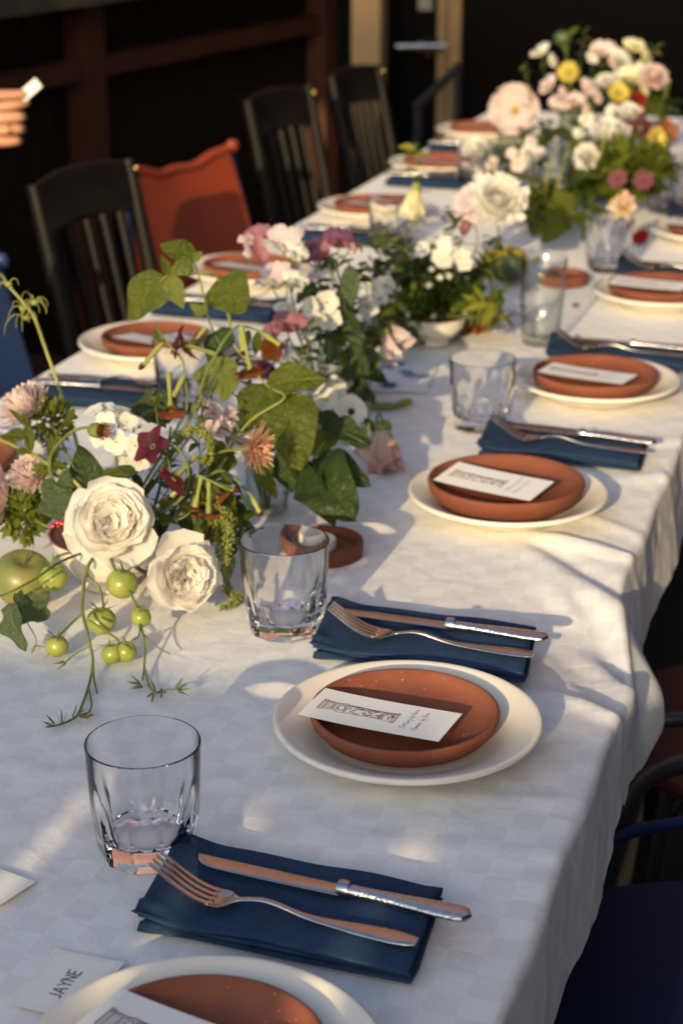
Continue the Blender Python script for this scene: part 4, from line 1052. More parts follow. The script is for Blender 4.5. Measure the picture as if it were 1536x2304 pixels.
def trumpet(root, p, axis, R, tube_l, m, tm='straw_stem', n=5, tilt=.18, name='petal'):
    """long-tubed star flower: five pointed lobes on a slender tube"""
    me = petal_mesh('star', m, .86, .16, .08, .12, .02, 5, 0, .36, .50, .36, .26, 7, 6, 1)
    A = Matrix.Translation(V(p) - V(root.location)) @ L4(axis)
    ring(root, me, A, n, R, tilt, R * .05, 0, 0, .08, name)
    b = MB().lathe([(0, -tube_l), (.0024, -tube_l), (.0030, -tube_l * .9), (.0021, -tube_l * .7), (.0021, -tube_l * .35), (.0030, -.006), (.0034, .0005), (.0020, .0005), (.0008, -.006)], 10)
    b.v = [tuple(A @ V(v)) for v in b.v]; b.obj('flower_tube', MA[tm], root)
def sprig(name, label, pts, meshes, n, size, sm='stem', r=.0014, cat='foliage', group=None, seed=1, spread=1.0, start=.15, droop=.1):
    R = random.Random(seed); t = plant(name, label, cat, pts[0], group); stem(t, pts, r, r * .5, sm)
    q = smooth_pts(pts, 8)
    for k in range(n):
        f = start + (1 - start) * (k + .5) / n; i = min(len(q) - 2, int(f * (len(q) - 1))); p = q[i]; d = (q[i + 1] - q[i]).normalized()
        a = k * 2.4 + R.uniform(-.5, .5); side = d.orthogonal().normalized(); side = Matrix.Rotation(a, 3, d) @ side
        y = (side * spread + d * R.uniform(.2, .7) - V((0, 0, droop))).normalized(); s = R.uniform(*size) * (1.1 - .4 * f)
        leaf(t, meshes[k % len(meshes)], p, p + y * s, (d * .5 + V((.2, -.35, .6)) + V((R.uniform(-.3, .3), R.uniform(-.3, .3), 0))))
    return t
def cloud(name, label, c, r, n, size, m, cat='foliage', seed=1, kind=None, sc=(1, 1, 1)):
    """fine dense greenery too small to pick apart: many small leaf faces through a volume"""
    R = random.Random(seed); b = MB()
    for k in range(n):
        d = V((R.gauss(0, 1), R.gauss(0, 1), R.gauss(0, 1))).normalized(); q = d * r * R.random() ** .45; q = V((q.x * sc[0], q.y * sc[1], q.z * sc[2]))
        y = (d + V((R.uniform(-.9, .9), R.uniform(-.9, .9), R.uniform(-.6, .9)))).normalized(); x = y.orthogonal().normalized(); x = Matrix.Rotation(R.uniform(0, 6.28), 3, y) @ x; z = x.cross(y)
        s = size * R.uniform(.6, 1.3); w = s * .27
        b.add([q, q + y * s * .45 + x * w + z * s * .06, q + y * s - z * s * .1, q + y * s * .45 - x * w + z * s * .06], [(0, 1, 2), (0, 2, 3)])
    me = b.mesh(name, MA[m], 0); o = link(name, me, None, Matrix.Translation(c)); tag(o, label, cat); o['kind'] = 'stuff'; return o
def bud_vase(label, p, h, r, name='bud_vase', square=False):
    t = thing(name, label, 'vase', p, 0, 'clear glass bud vases')
    MB().lathe([(0, .003), (r * .9, .001), (r, .004), (r, h * .66), (r * .93, h * .74), (r * .55, h * .84), (r * .5, h * .93), (r * .62, h), (r * .56, h), (r * .44, h * .93), (r * .49, h * .84), (r * .86, h * .73), (r * .93, h * .64), (r * .93, .009), (0, .008)], 40).obj('body', MA['vase'], t, angle=50)
    return t
def cyl_vase(label, p, h, r):
    t = thing('glass_vase', label, 'vase', p, 0, 'clear glass vases')
    MB().lathe([(0, .003), (r * .9, .001), (r * .96, .005), (r, h), (r * .955, h), (r * .92, .012), (0, .010)], 44).obj('body', MA['vase'], t, angle=50); return t
def bowl(name, label, p, R, h):
    t = thing(name, label, 'bowl', p)
    MB().lathe([(0, .002), (R * .45, .0), (R * .48, .001), (R * .46, .008), (R * .62, h * .25), (R * .86, h * .6), (R * .99, h * .97), (R, h), (R * .965, h), (R * .83, h * .62), (R * .58, h * .32), (0, h * .22)], 64).obj('body', MA['china'], t, angle=60)
    MB().lathe([(R * 1.001, h * .975), (R * 1.004, h * 1.004), (R * .985, h * 1.012), (R * .962, h * 1.003), (R * .955, h * .97)], 64).obj('rim_line', MA['darkclay'], t)
    return t

def fill(name, label, pts, mats, n, size, seed, sm='stem'):
    """thin branching stems carrying many small leaves"""
    return sprig(name, label, pts, mats, n, size, sm, .0010, seed=seed, start=.30)

# ---------------------------------------------------------------- near arrangement: footed bowl, roses, tomatoes, vines
bowl('footed_bowl', 'small white bowl with dark rim under the two white roses', V((-0.73,1.539,0.752)) + V((0, .012, 0)), .058, .055)
BW = (-0.73,1.539,0.752); BWT = (BW[0], BW[1] + .01, TZ + .045)
rose('white_rose', 'full white garden rose facing the camera, larger of the two, above the bowl', (-0.697,1.49,0.844), (.34, -.74, .52), .0350, [(-0.718,1.52,0.8), BWT], 3)
rose('white_rose', 'ruffled white garden rose tilted right, resting on the table by the tumbler', (-0.62,1.475,0.803), (.66, -.62, .24), .0305, [(-0.667,1.5,0.79), BWT], 8)

tt = plant('tomato_truss', 'drooping truss of green cherry tomatoes trailing from the bowl onto the cloth', 'tomatoes', BWT)
stem(tt, [BWT, (-0.708,1.464,0.812), (-0.704,1.442,0.804), (-0.694,1.414,0.796), (-0.687,1.398,0.788), (-0.668,1.369,0.776), (-0.658,1.354,0.762), (-0.646,1.318,0.756), (-0.634,1.274,0.755), (-0.633,1.258,0.755), (-0.639,1.242,0.756), (-0.645,1.233,0.758)], .0019, .0009)
stem(tt, [(-0.658,1.354,0.762), (-0.646,1.33,0.757), (-0.634,1.31,0.755)], .0012, .0009)
stem(tt, [(-0.646,1.318,0.756), (-0.627,1.283,0.756), (-0.623,1.26,0.758)], .0010, .0007)
stem(tt, [BWT, (-0.679,1.451,0.816), (-0.66,1.437,0.802), (-0.645,1.423,0.792), (-0.636,1.411,0.78), (-0.625,1.395,0.766), (-0.614,1.367,0.758), (-0.606,1.345,0.756)], .0018, .0009)
stem(tt, [(-0.614,1.367,0.758), (-0.597,1.338,0.756), (-0.586,1.326,0.756), (-0.573,1.326,0.76), (-0.56,1.323,0.764)], .0011, .0006)
stem(tt, [(-0.687,1.398,0.788), (-0.693,1.389,0.782), (-0.696,1.371,0.778), (-0.695,1.36,0.776)], .0013, .0010)
stem(tt, [(-0.705,1.447,0.806), (-0.692,1.447,0.792), (-0.68,1.427,0.788), (-0.673,1.412,0.786)], .0013, .0010)
stem(tt, [(-0.677,1.389,0.786), (-0.657,1.388,0.776), (-0.645,1.381,0.774), (-0.642,1.374,0.772)], .0013, .0010)
stem(tt, [(-0.645,1.423,0.792), (-0.634,1.423,0.788), (-0.631,1.424,0.782)], .0010, .0008)
stem(tt, [(-0.666,1.364,0.772), (-0.677,1.354,0.766), (-0.681,1.347,0.762)], .0009, .0007)
stem(tt, [(-0.634,1.389,0.772), (-0.631,1.396,0.774), (-0.636,1.411,0.78)], .0011, .0009)
stem(tt, [(-0.631,1.405,0.772), (-0.617,1.4,0.764), (-0.602,1.399,0.758)], .0009, .0006)
stem(tt, [BWT, (-0.731,1.478,0.814), (-0.744,1.461,0.812), (-0.74,1.449,0.808)], .0017, .0011)
def tomato(c, r, top, seed):
    o = V(tt.location); c = V(c) - o; A = Matrix.Translation(c) @ L4(top); R = random.Random(seed)
    b = MB().ball((0, 0, 0), r, 14, 20, (1, 1, .93)); b.v = [(v[0], v[1], v[2] - .16 * r * math.exp(-((v[0] ** 2 + v[1] ** 2) / (r * r * .09))) * (1 if v[2] > 0 else 0)) for v in b.v]
    o2 = link('tomato', b.mesh('tomato', MA['tomato'], 0), tt, A)
    for k in range(5):
        M = Matrix.Translation((0, 0, r * .80)) @ Matrix.Rotation(k * 1.257 + R.uniform(-.2, .2), 4, 'Z') @ Matrix.Rotation(R.uniform(-.15, .35), 4, 'X') @ Matrix.Scale(r * R.uniform(1.0, 1.3), 4)
        link('calyx_leaf', SEPAL, o2, M)
tomato((-0.739,1.446,0.798), .0140, (.1, -.15, .95), 1); tomato((-0.667,1.443,0.802), .0152, (.2, .1, .95), 2); tomato((-0.682,1.426,0.769), .0140, (.05, -.1, .95), 3)
tomato((-0.638,1.418,0.782), .0098, (.35, .1, .9), 4); tomato((-0.701,1.37,0.765), .0108, (0, .1, .95), 5); tomato((-0.648,1.373,0.763), .0100, (-.2, .1, .9), 6); tomato((-0.637,1.38,0.764), .0100, (.5, -.1, .85), 7)
for (b_, d) in (((-0.683,1.351,0.76), (-.3, -.9, .1)), ((-0.586,1.326,0.756), (-.5, .3, .4)), ((-0.566,1.324,0.762), (.5, .6, .5)), ((-0.564,1.323,0.762), (.9, -.2, .2)), ((-0.604,1.336,0.756), (-1, .1, .3)), ((-0.6,1.332,0.756), (-.8, -.5, .3)), ((-0.632,1.256,0.756), (.3, .5, .6)), ((-0.64,1.239,0.757), (-.8, .3, .2)), ((-0.629,1.262,0.757), (.8, -.3, .4)), ((-0.637,1.246,0.756), (-.4, .8, .4)), ((-0.586,1.323,0.756), (.2, -.9, .1)), ((-0.579,1.324,0.758), (.3, -.8, .3))):
    M = Matrix.Translation(V(b_) - V(tt.location)) @ L4(d)
    for k in range(4): link('bud_leaf', SEPAL, tt, M @ Matrix.Rotation(k * 1.57, 4, 'Z') @ Matrix.Rotation(.95, 4, 'X') @ Matrix.Scale(.013, 4))

ap = plant('green_apple', 'yellow-green apple with peach blush at the left edge beside the tomatoes', 'apple', V((-0.786,1.474,0.752)) + V((0, 0, .0285)))
b = MB().ball((0, 0, 0), .0305, 20, 28, (1, 1, .93)); b.v = [(v[0] * (1 + .04 * math.cos(5 * math.atan2(v[1], v[0])) * (v[2] < -.005)), v[1], v[2] - (.011 if v[2] > 0 else -.005) * math.exp(-((v[0] ** 2 + v[1] ** 2) / .00016))) for v in b.v]
A = frame((.25, -.15, .95)); b.v = [tuple(A @ V(v)) for v in b.v]; b.obj('flesh', MA['apple'], ap, angle=0)
MB().tube([A @ V((0, 0, .015)), A @ V((.001, 0, .022)), A @ V((.003, .001, .028))], .0012, 7).obj('stalk', MA['darkclay'], ap)
rb = plant('raspberry', 'red raspberry peeking out left of the large white rose', 'berry', (-0.787,1.56,0.795))
for k in range(26):
    a = k * 2.4; z = 1 - 2 * (k + .5) / 26; q = math.sqrt(1 - z * z) * .0095; MB().ball((q * math.cos(a), q * math.sin(a), z * .012), .0036, 5, 7).obj('drupelet', MA['berry'], rb)

iv = plant('vine_tip', 'grey-green vine tip with lobed leaves hanging over the apple', 'vine', (-0.725,1.4,0.822))
stem(iv, [BWT, (-0.72,1.429,0.824), (-0.731,1.397,0.818), (-0.747,1.379,0.81), (-0.764,1.377,0.802)], .0013, .0009, 'dark_stem')
leaf(iv, IVY, (-0.743,1.384,0.802), (-0.722,1.396,0.774), (-.1, -.8, .5)); leaf(iv, IVY, (-0.746,1.369,0.802), (-0.729,1.347,0.766), (-.4, -.8, .3), wide=.7); leaf(iv, IVY, (-0.743,1.371,0.807), (-0.73,1.38,0.802), (.1, -.5, .8))
stem(iv, [(-0.733,1.376,0.782), (-0.722,1.371,0.768), (-0.717,1.351,0.764), (-0.713,1.349,0.772), (-0.712,1.363,0.766), (-0.704,1.368,0.762), (-0.708,1.357,0.757)], .0006, .0004, 'straw_stem')

# pink asters at the left
RAY_A = ray_mesh('aster', 'pink', [(40, .05, .95, .10, -.04), (40, .28, .98, .10, .0), (40, .50, .95, .10, .04), (38, .72, .90, .09, .08), (34, .92, .84, .08, .12), (28, 1.10, .80, .06, .16), (20, 1.28, .76, .04, .18), (10, 1.45, .72, .02, .2)], .17, seed=4, curl=.35)
daisy('pink_aster', 'pale pink aster at the left edge, highest of three', (-0.863,1.66,0.888), (-.45, -.35, .80), .0275, RAY_A, [(-0.829,1.64,0.881), (-0.791,1.6,0.859), BWT])
daisy('pink_aster', 'pale pink aster beside the large rose, facing up, middle of three', (-0.833,1.6,0.836), (.1, -.45, .85), .0235, RAY_A, [(-0.823,1.6,0.822), (-0.779,1.56,0.806), BWT])
daisy('pink_aster', 'pale pink aster cut off by the left edge, lowest of three', (-0.858,1.58,0.82), (-.75, -.6, .25), .032, RAY_A, [(-0.839,1.58,0.807), (-0.795,1.56,0.8), BWT])
cloud('aster_bracts', 'small feathery green bracts around the pink asters', V((-0.842,1.66,0.881)), .022, 240, .012, 'leaf', seed=3)
cloud('aster_bracts', 'feathery green bracts under the lowest pink aster', V((-0.841,1.585,0.8)), .024, 260, .014, 'leaf', seed=5)

# white phlox head
ph = plant('white_phlox', 'cluster of white phlox above the large rose beside maroon flower', 'flower', (-0.743,1.6,0.866))
PX = petal_mesh('phlox', 'white', .92, .06, .02, .03, .015, 5, .02, .16, .62, .30, .05, 6, 6, 2)
for (q, ax, s) in (((-0.738,1.575,0.913), (.1, -.92, .35), .0165), ((-0.723,1.565,0.898), (.25, -.93, .2), .0175), ((-0.705,1.57,0.894), (.45, -.85, .2), .0170), ((-0.754,1.59,0.892), (-.35, -.85, .3), .015), ((-0.762,1.6,0.916), (-.3, -.35, .85), .0150), ((-0.754,1.61,0.917), (.1, -.2, .95), .014), ((-0.737,1.61,0.917), (.2, .1, .95), .0145), ((-0.722,1.59,0.911), (.5, -.6, .55), .0150), ((-0.704,1.58,0.874), (.5, -.80, -.1), .0135), ((-0.706,1.6,0.893), (.8, -.4, .3), .013), ((-0.724,1.59,0.869), (.1, -.85, -.3), .012)):
    floret(ph, PX, q, ax, 5, s * .74, .10, 'straw_stem', .09, 'petal', random.random() * 6); stem(ph, [V(q) - V(ax).normalized() * .001, V(q) - V(ax).normalized() * .010, (-0.747,1.615,0.865)], .0008, .0008, 'straw_stem', 'flower_tube', 3)
for q, ax in (((-0.715,1.59,0.901), (.3, -.6, .6)), ((-0.715,1.6,0.902), (.6, -.4, .6)), ((-0.72,1.595,0.893), (.2, -.9, .2))):
    for k in range(4): link('bud', SEPAL, ph, Matrix.Translation(V(q) - V(ph.location)) @ L4(ax) @ Matrix.Rotation(k * 1.57, 4, 'Z') @ Matrix.Rotation(1.1, 4, 'X') @ Matrix.Scale(.011, 4))
stem(ph, [(-0.747,1.615,0.865), (-0.74,1.6,0.835), BWT], .0018, .0020)

# marigold bud and orange strawflower on arching stems
RAY_M = ray_mesh('mar', 'rust', [(18, 1.25, .85, .30, .0), (16, 1.35, .80, .22, .05)], .16, seed=6, curl=-.25)
mg = plant('marigold_bud', 'half-open rust marigold bud in front of the white phlox', 'flower', (-0.732,1.545,0.915))
AX = L4((.92, -.30, .12)); link('ray_petals', RAY_M, mg, AX @ Matrix.Translation((0, 0, -.002)) @ Matrix.Scale(.0125, 4))
b = MB().lathe([(0, -.012), (.003, -.0125), (.0066, -.008), (.0078, -.002), (.0070, .003)], 18); b.v = [tuple(AX @ V(v)) for v in b.v]; b.obj('calyx', MA['stem'], mg)
stem(mg, [(-0.737,1.547,0.915), (-0.752,1.55,0.914), (-0.774,1.56,0.901), (-0.803,1.58,0.869), (-0.792,1.57,0.84), BWT], .0016, .0019)
RAY_S = ray_mesh('straw', 'peach', [(26, .05, 1.0, .22, 0), (24, .35, .92, .20, .04), (20, .65, .75, .16, .08), (16, .95, .55, .10, .10)], .13, seed=9, curl=.12, len_j=.22)
daisy('strawflower', 'orange strawflower seen side-on above the second tumbler', (-0.591,1.6,0.893), (.93, -.30, .10), .0205, RAY_S, [(-0.609,1.6,0.89), (-0.631,1.61,0.882), (-0.648,1.62,0.864), (-0.655,1.6,0.83), BWT], 'seed', .26)

# maroon nicotiana stems
def nico(label, stempts, flowers, base):
    t = plant('nicotiana', label, 'flower', base, 'maroon nicotiana stems'); stem(t, stempts, .0017, .0013)
    for (q, ax, R, tl, m, tm) in flowers: trumpet(t, q, ax, R, tl, m, tm)
    return t
nico('nicotiana stem with two open maroon stars in front of the white phlox', [BWT, (-0.657,1.56,0.844), (-0.641,1.55,0.881), (-0.651,1.55,0.903), (-0.664,1.55,0.905)], [((-0.675,1.545,0.904), (-.25, -.75, .55), .0205, .030, 'maroon', 'stem'), ((-0.652,1.54,0.875), (-.35, -.75, -.45), .0195, .034, 'maroon', 'straw_stem'), ((-0.687,1.62,0.917), (.25, -.55, -.70), .0175, .042, 'rust', 'straw_stem')], BWT)
nico('nicotiana stem with drooping rust stars over the yellow-green leaf', [BWT, (-0.653,1.57,0.831), (-0.64,1.565,0.869), (-0.626,1.565,0.868), (-0.612,1.565,0.863), (-0.605,1.57,0.86)], [((-0.637,1.555,0.843), (-.1, -.35, -.92), .0175, .030, 'rust', 'straw_stem'), ((-0.621,1.55,0.839), (.15, -.45, -.88), .0180, .032, 'rust', 'straw_stem'), ((-0.623,1.575,0.847), (.5, .2, -.8), .016, .026, 'rust', 'straw_stem')], BWT)
t = nico('tall nicotiana with maroon and rust trumpets in front of the left dish', [BWT, (-0.703,1.66,0.858), (-0.685,1.72,0.934), (-0.67,1.75,0.968), (-0.659,1.76,0.972), (-0.634,1.76,0.966)], [((-0.716,1.72,0.96), (-.75, -.45, .35), .019, .040, 'maroon', 'straw_stem'), ((-0.638,1.72,0.936), (.35, -.45, -.80), .0185, .050, 'rust', 'straw_stem'), ((-0.715,1.74,0.948), (-.4, -.5, -.6), .016, .03, 'rust', 'straw_stem')], BWT)
def closed_trumpet(t, a, b_, m='straw_stem'):
    a = V(a) - V(t.location); b_ = V(b_) - V(t.location); q = [a.lerp(b_, i / 6) for i in range(7)]
    MB().tube(q, [.0014, .0030, .0034, .0026, .0026, .0032, .0008], 8).obj('closed_bud', MA[m], t)
    MB().tube([a.lerp(b_, .84), a.lerp(b_, .95), a.lerp(b_, 1.02)], [.0034, .0030, .0006], 8).obj('bud_tip', MA['maroon'], t)
closed_trumpet(t, (-0.736,1.72,0.958), (-0.755,1.7,0.933)); closed_trumpet(t, (-0.632,1.74,0.972), (-0.604,1.73,0.961)); closed_trumpet(t, (-0.703,1.7,0.933), (-0.712,1.68,0.907)); closed_trumpet(t, (-0.66,1.75,0.969), (-0.653,1.74,0.946))
stem(t, [(-0.704,1.7,0.928), (-0.71,1.71,0.944), (-0.729,1.72,0.957), (-0.743,1.72,0.975)], .0013, .0010); stem(t, [(-0.704,1.7,0.928), (-0.698,1.69,0.907), (-0.701,1.67,0.884), BWT], .0013, .0016)
for (b_, t_, nn) in (((-0.736,1.72,0.958), (-0.749,1.72,0.97), 0), ((-0.739,1.72,0.963), (-0.743,1.72,0.978), 1), ((-0.631,1.75,0.969), (-0.615,1.74,0.963), 2), ((-0.654,1.76,0.969), (-0.655,1.75,0.95), 3), ((-0.644,1.76,0.968), (-0.643,1.75,0.944), 0)): leaf(t, SLIM, b_, t_, wide=1.2)
nb = nico('green nicotiana buds leaning right toward the tumbler', [BWT, (-0.651,1.58,0.851), (-0.626,1.6,0.866), (-0.598,1.6,0.846), (-0.591,1.6,0.835)], [], BWT)
closed_trumpet(nb, (-0.595,1.6,0.843), (-0.583,1.595,0.825)); closed_trumpet(nb, (-0.632,1.58,0.86), (-0.598,1.575,0.857)); closed_trumpet(nb, (-0.649,1.57,0.862), (-0.668,1.56,0.846))
for (b_, t_) in (((-0.642,1.57,0.87), (-0.655,1.56,0.853)), ((-0.635,1.57,0.866), (-0.613,1.56,0.862)), ((-0.622,1.59,0.87), (-0.61,1.59,0.848)), ((-0.647,1.57,0.867), (-0.651,1.57,0.883)), ((-0.638,1.565,0.865), (-0.633,1.56,0.846))): leaf(nb, SLIM, b_, t_, wide=1.3)

# feathery tall stem at the far left
ts = plant('feathery_plant', 'tall bare green stem with thread-like tufts leaning out at the far left', 'stem', BWT)
stem(ts, [BWT, (-0.805,1.66,0.828), (-0.843,1.72,0.843), (-0.866,1.74,0.883), (-0.887,1.75,0.929), (-0.898,1.75,0.963), (-0.907,1.75,0.977), (-0.923,1.75,0.994), (-0.934,1.75,1.004)], .0024, .0015, 'straw_stem')
def tuft(q, seed, n, L):
    R = random.Random(seed); o = V(ts.location); q = V(q)
    MB().ball(q - o, .0042, 6, 8, (1, 1, .8)).obj('tuft_heart', MA['straw_stem'], ts)
    for k in range(n):
        d = V((R.uniform(-1, 1), R.uniform(-.8, .4), R.uniform(-.5, .6))).normalized(); l = L * R.uniform(.6, 1.2)
        stem(ts, [q, q + d * l * .5 + V((0, 0, .25 * l)), q + d * l * .9 - V((0, 0, .10 * l)), q + d * l - V((0, 0, .55 * l))], .0006, .0003, 'straw_stem', 'thread', 3)
tuft((-0.895,1.745,0.984), 2, 8, .020); tuft((-0.912,1.75,0.975), 3, 6, .018); tuft((-0.909,1.75,0.965), 5, 6, .022); tuft((-0.928,1.75,1.001), 4, 6, .018)

# bean vine and big leaves over the bowl
bv = plant('bean_vine', 'bean vine with broad round leaves arching up in front of the orange chair', 'vine', BWT)
stem(bv, [BWT, (-0.69,1.66,0.869), (-0.685,1.72,0.905), (-0.685,1.76,0.938), (-0.715,1.8,0.965), (-0.731,1.82,0.999), (-0.739,1.82,1.025), (-0.743,1.82,1.03)], .0013, .0009, 'stem')
stem(bv, [(-0.736,1.82,1.01), (-0.754,1.81,1.01), (-0.763,1.8,1.01), (-0.77,1.8,1.004)], .0010, .0008, 'straw_stem'); stem(bv, [(-0.736,1.82,1.01), (-0.723,1.83,1.011), (-0.718,1.84,1), (-0.712,1.84,0.976), (-0.699,1.82,0.949), (-0.701,1.76,0.912), (-0.704,1.7,0.875), BWT], .0015, .0015, 'straw_stem')
leaf(bv, BEAN, (-0.768,1.8,1.005), (-0.81,1.78,0.969), (.1, -.75, .65)); leaf(bv, BEAN, (-0.739,1.82,1.027), (-0.764,1.8,1.047), (.25, -.75, .55), wide=.9); leaf(bv, BEANP, (-0.738,1.815,1.024), (-0.752,1.79,1.018), (.2, -.9, .2), wide=.95)
leaf(bv, BEANP, (-0.76,1.8,1.01), (-0.741,1.79,0.979), (.3, -.9, .2), wide=.75); leaf(bv, SLIM, (-0.761,1.8,1.01), (-0.77,1.81,1.034), (.6, -.6, .4), wide=1.3); leaf(bv, BEANP, (-0.739,1.82,1.026), (-0.729,1.82,1.035), (.2, -.9, .2)); leaf(bv, BEAN, (-0.717,1.84,0.999), (-0.684,1.82,0.977), (.05, -.85, .55), wide=1.45)
leaf(bv, BEANP, (-0.72,1.8,0.972), (-0.738,1.8,0.982), (.2, -.9, .3), wide=.7); leaf(bv, BEANP, (-0.72,1.8,0.971), (-0.719,1.8,0.986), (.2, -.9, .3), wide=.6); leaf(bv, GREY, (-0.72,1.8,0.971), (-0.735,1.8,0.97), (.2, -.9, .3))
b2 = plant('bean_vine', 'bean vine with overlapping large yellow-green leaves in the middle', 'vine', BWT)
stem(b2, [BWT, (-0.656,1.64,0.85), (-0.626,1.68,0.893), (-0.594,1.7,0.916), (-0.62,1.72,0.921), (-0.647,1.74,0.937), (-0.668,1.75,0.954)], .0015, .0011, 'straw_stem')
leaf(b2, BEAN, (-0.618,1.72,0.921), (-0.563,1.72,0.942), (.15, -.62, .75), wide=.85); leaf(b2, BEAN, (-0.621,1.72,0.919), (-0.635,1.69,0.889), (-.15, -.75, .6), wide=1.35); leaf(b2, BEAN, (-0.597,1.71,0.913), (-0.567,1.66,0.864), (.2, -.82, .5), wide=.95)
leaf(b2, BEANP, (-0.66,1.74,0.921), (-0.72,1.75,0.921), (.1, -.8, .6), wide=.9); leaf(b2, BEANP, (-0.667,1.74,0.93), (-0.671,1.72,0.899), (.3, -.8, .4), wide=.8); leaf(b2, DARK, (-0.628,1.74,0.904), (-0.659,1.72,0.873), (-.2, -.7, .5)); leaf(b2, DARK, (-0.682,1.78,0.963), (-0.711,1.76,0.921), (-.3, -.7, .6), wide=.8)
leaf(b2, BEAN, (-0.648,1.66,0.873), (-0.638,1.62,0.856), (.6, -.6, .3)); leaf(b2, BEAN, (-0.627,1.72,0.842), (-0.613,1.7,0.805), (-.3, -.85, .3), wide=.7)
b3 = plant('rose_leaf_spray', 'dark glossy leaf spray in front of the bud vase, over the candle dish', 'foliage', (-0.636,1.816,0.752))
q0 = (-0.579,1.74,0.835); stem(b3, [(-0.636,1.816,0.752), (-0.606,1.76,0.816), q0, (-0.569,1.78,0.861), (-0.56,1.79,0.871)], .0016, .0012, 'straw_stem')
leaf(b3, DARK, (-0.576,1.74,0.838), (-0.514,1.72,0.833), (.15, -.72, .65), wide=.75); leaf(b3, DARK, (-0.579,1.74,0.835), (-0.525,1.67,0.817), (-.05, -.85, .5), wide=1.0); leaf(b3, DARK, (-0.58,1.74,0.832), (-0.55,1.68,0.797), (-.35, -.8, .4), wide=.62)
leaf(b3, DARK, (-0.609,1.74,0.847), (-0.599,1.71,0.813), (-.25, -.85, .3), wide=.9); leaf(b3, DARK, (-0.579,1.78,0.865), (-0.526,1.77,0.858), (.2, -.55, .8), wide=.8); leaf(b3, BEAN, (-0.589,1.76,0.847), (-0.559,1.76,0.858), (.2, -.75, .5), wide=1.1); leaf(b3, DARK2, (-0.565,1.79,0.861), (-0.596,1.8,0.875), (.1, -.7, .6)); leaf(b3, BEAN, (-0.587,1.75,0.821), (-0.609,1.76,0.79), (.2, -.9, .2))
b4 = plant('leaf_spray', 'broad dark leaves tucked behind the large white rose', 'foliage', BWT)
leaf(b4, DARK, (-0.756,1.58,0.824), (-0.784,1.6,0.881), (.25, -.85, .4), wide=.72); leaf(b4, IVY, (-0.779,1.56,0.816), (-0.804,1.56,0.851), (-.1, -.8, .5), wide=.85); leaf(b4, IVY, (-0.788,1.57,0.826), (-0.782,1.57,0.859), (.3, -.8, .4), wide=.75); leaf(b4, DARK, (-0.713,1.7,0.889), (-0.776,1.7,0.898), (.0, -.75, .65), wide=.72)
leaf(b4, DARK, (-0.753,1.71,0.897), (-0.749,1.7,0.875), (.0, -.75, .65), wide=1.2); leaf(b4, BEAN, (-0.64,1.6,0.853), (-0.631,1.56,0.802), (.15, -.9, .35), wide=.62); leaf(b4, BEAN, (-0.635,1.6,0.851), (-0.607,1.58,0.814), (.3, -.85, .3), wide=.7); leaf(b4, DARK, (-0.703,1.55,0.795), (-0.661,1.56,0.81), (.2, -.6, .75), wide=.6); leaf(b4, DARK2, (-0.735,1.58,0.852), (-0.71,1.58,0.869), (.4, -.6, .6)); leaf(b4, SLIM, (-0.747,1.575,0.855), (-0.729,1.575,0.868), (.2, -.6, .7), wide=1.3); leaf(b4, SLIM, (-0.745,1.575,0.857), (-0.718,1.575,0.864), (.1, -.7, .7), wide=1.4); leaf(b4, DARK2, (-0.684,1.54,0.801), (-0.673,1.55,0.822), (.2, -.8, .5)); leaf(b4, DARK, (-0.656,1.6,0.796), (-0.677,1.6,0.828), (-.3, -.8, .5), wide=.6)
for pts in ([BWT, (-0.756,1.57,0.82), (-0.787,1.58,0.844), (-0.828,1.6,0.852), (-0.878,1.62,0.868)], [BWT, (-0.775,1.56,0.797), (-0.797,1.57,0.808), (-0.814,1.57,0.814)], [BWT, (-0.701,1.58,0.808), (-0.696,1.62,0.857), (-0.696,1.64,0.894)], [BWT, (-0.683,1.56,0.798), (-0.674,1.6,0.828), (-0.656,1.64,0.855), (-0.639,1.66,0.859)], [BWT, (-0.663,1.62,0.832), (-0.624,1.62,0.85), (-0.598,1.6,0.827)]): stem(b4, pts, .0020, .0013, 'dark_stem')
s5 = plant('trailing_foliage', 'leafy green stem crossing to the left edge below the pink aster', 'foliage', BWT)
stem(s5, [BWT, (-0.751,1.57,0.825), (-0.782,1.58,0.849), (-0.808,1.585,0.859), (-0.835,1.6,0.864), (-0.88,1.61,0.873)], .0024, .0016, 'straw_stem')
for (b_, t_, w) in (((-0.813,1.585,0.859), (-0.833,1.58,0.844), 1.6), ((-0.811,1.585,0.859), (-0.786,1.58,0.863), 1.4), ((-0.83,1.59,0.868), (-0.837,1.6,0.902), 1.0), ((-0.833,1.59,0.867), (-0.855,1.6,0.871), 1.0), ((-0.839,1.6,0.88), (-0.877,1.61,0.883), 1.5), ((-0.837,1.6,0.892), (-0.847,1.61,0.907), .7), ((-0.838,1.6,0.892), (-0.863,1.61,0.912), .6), ((-0.803,1.585,0.862), (-0.805,1.59,0.891), 1.3), ((-0.796,1.58,0.857), (-0.816,1.575,0.854), 1.4), ((-0.83,1.59,0.868), (-0.836,1.6,0.885), .9)): leaf(s5, SLIM, b_, t_, wide=w)

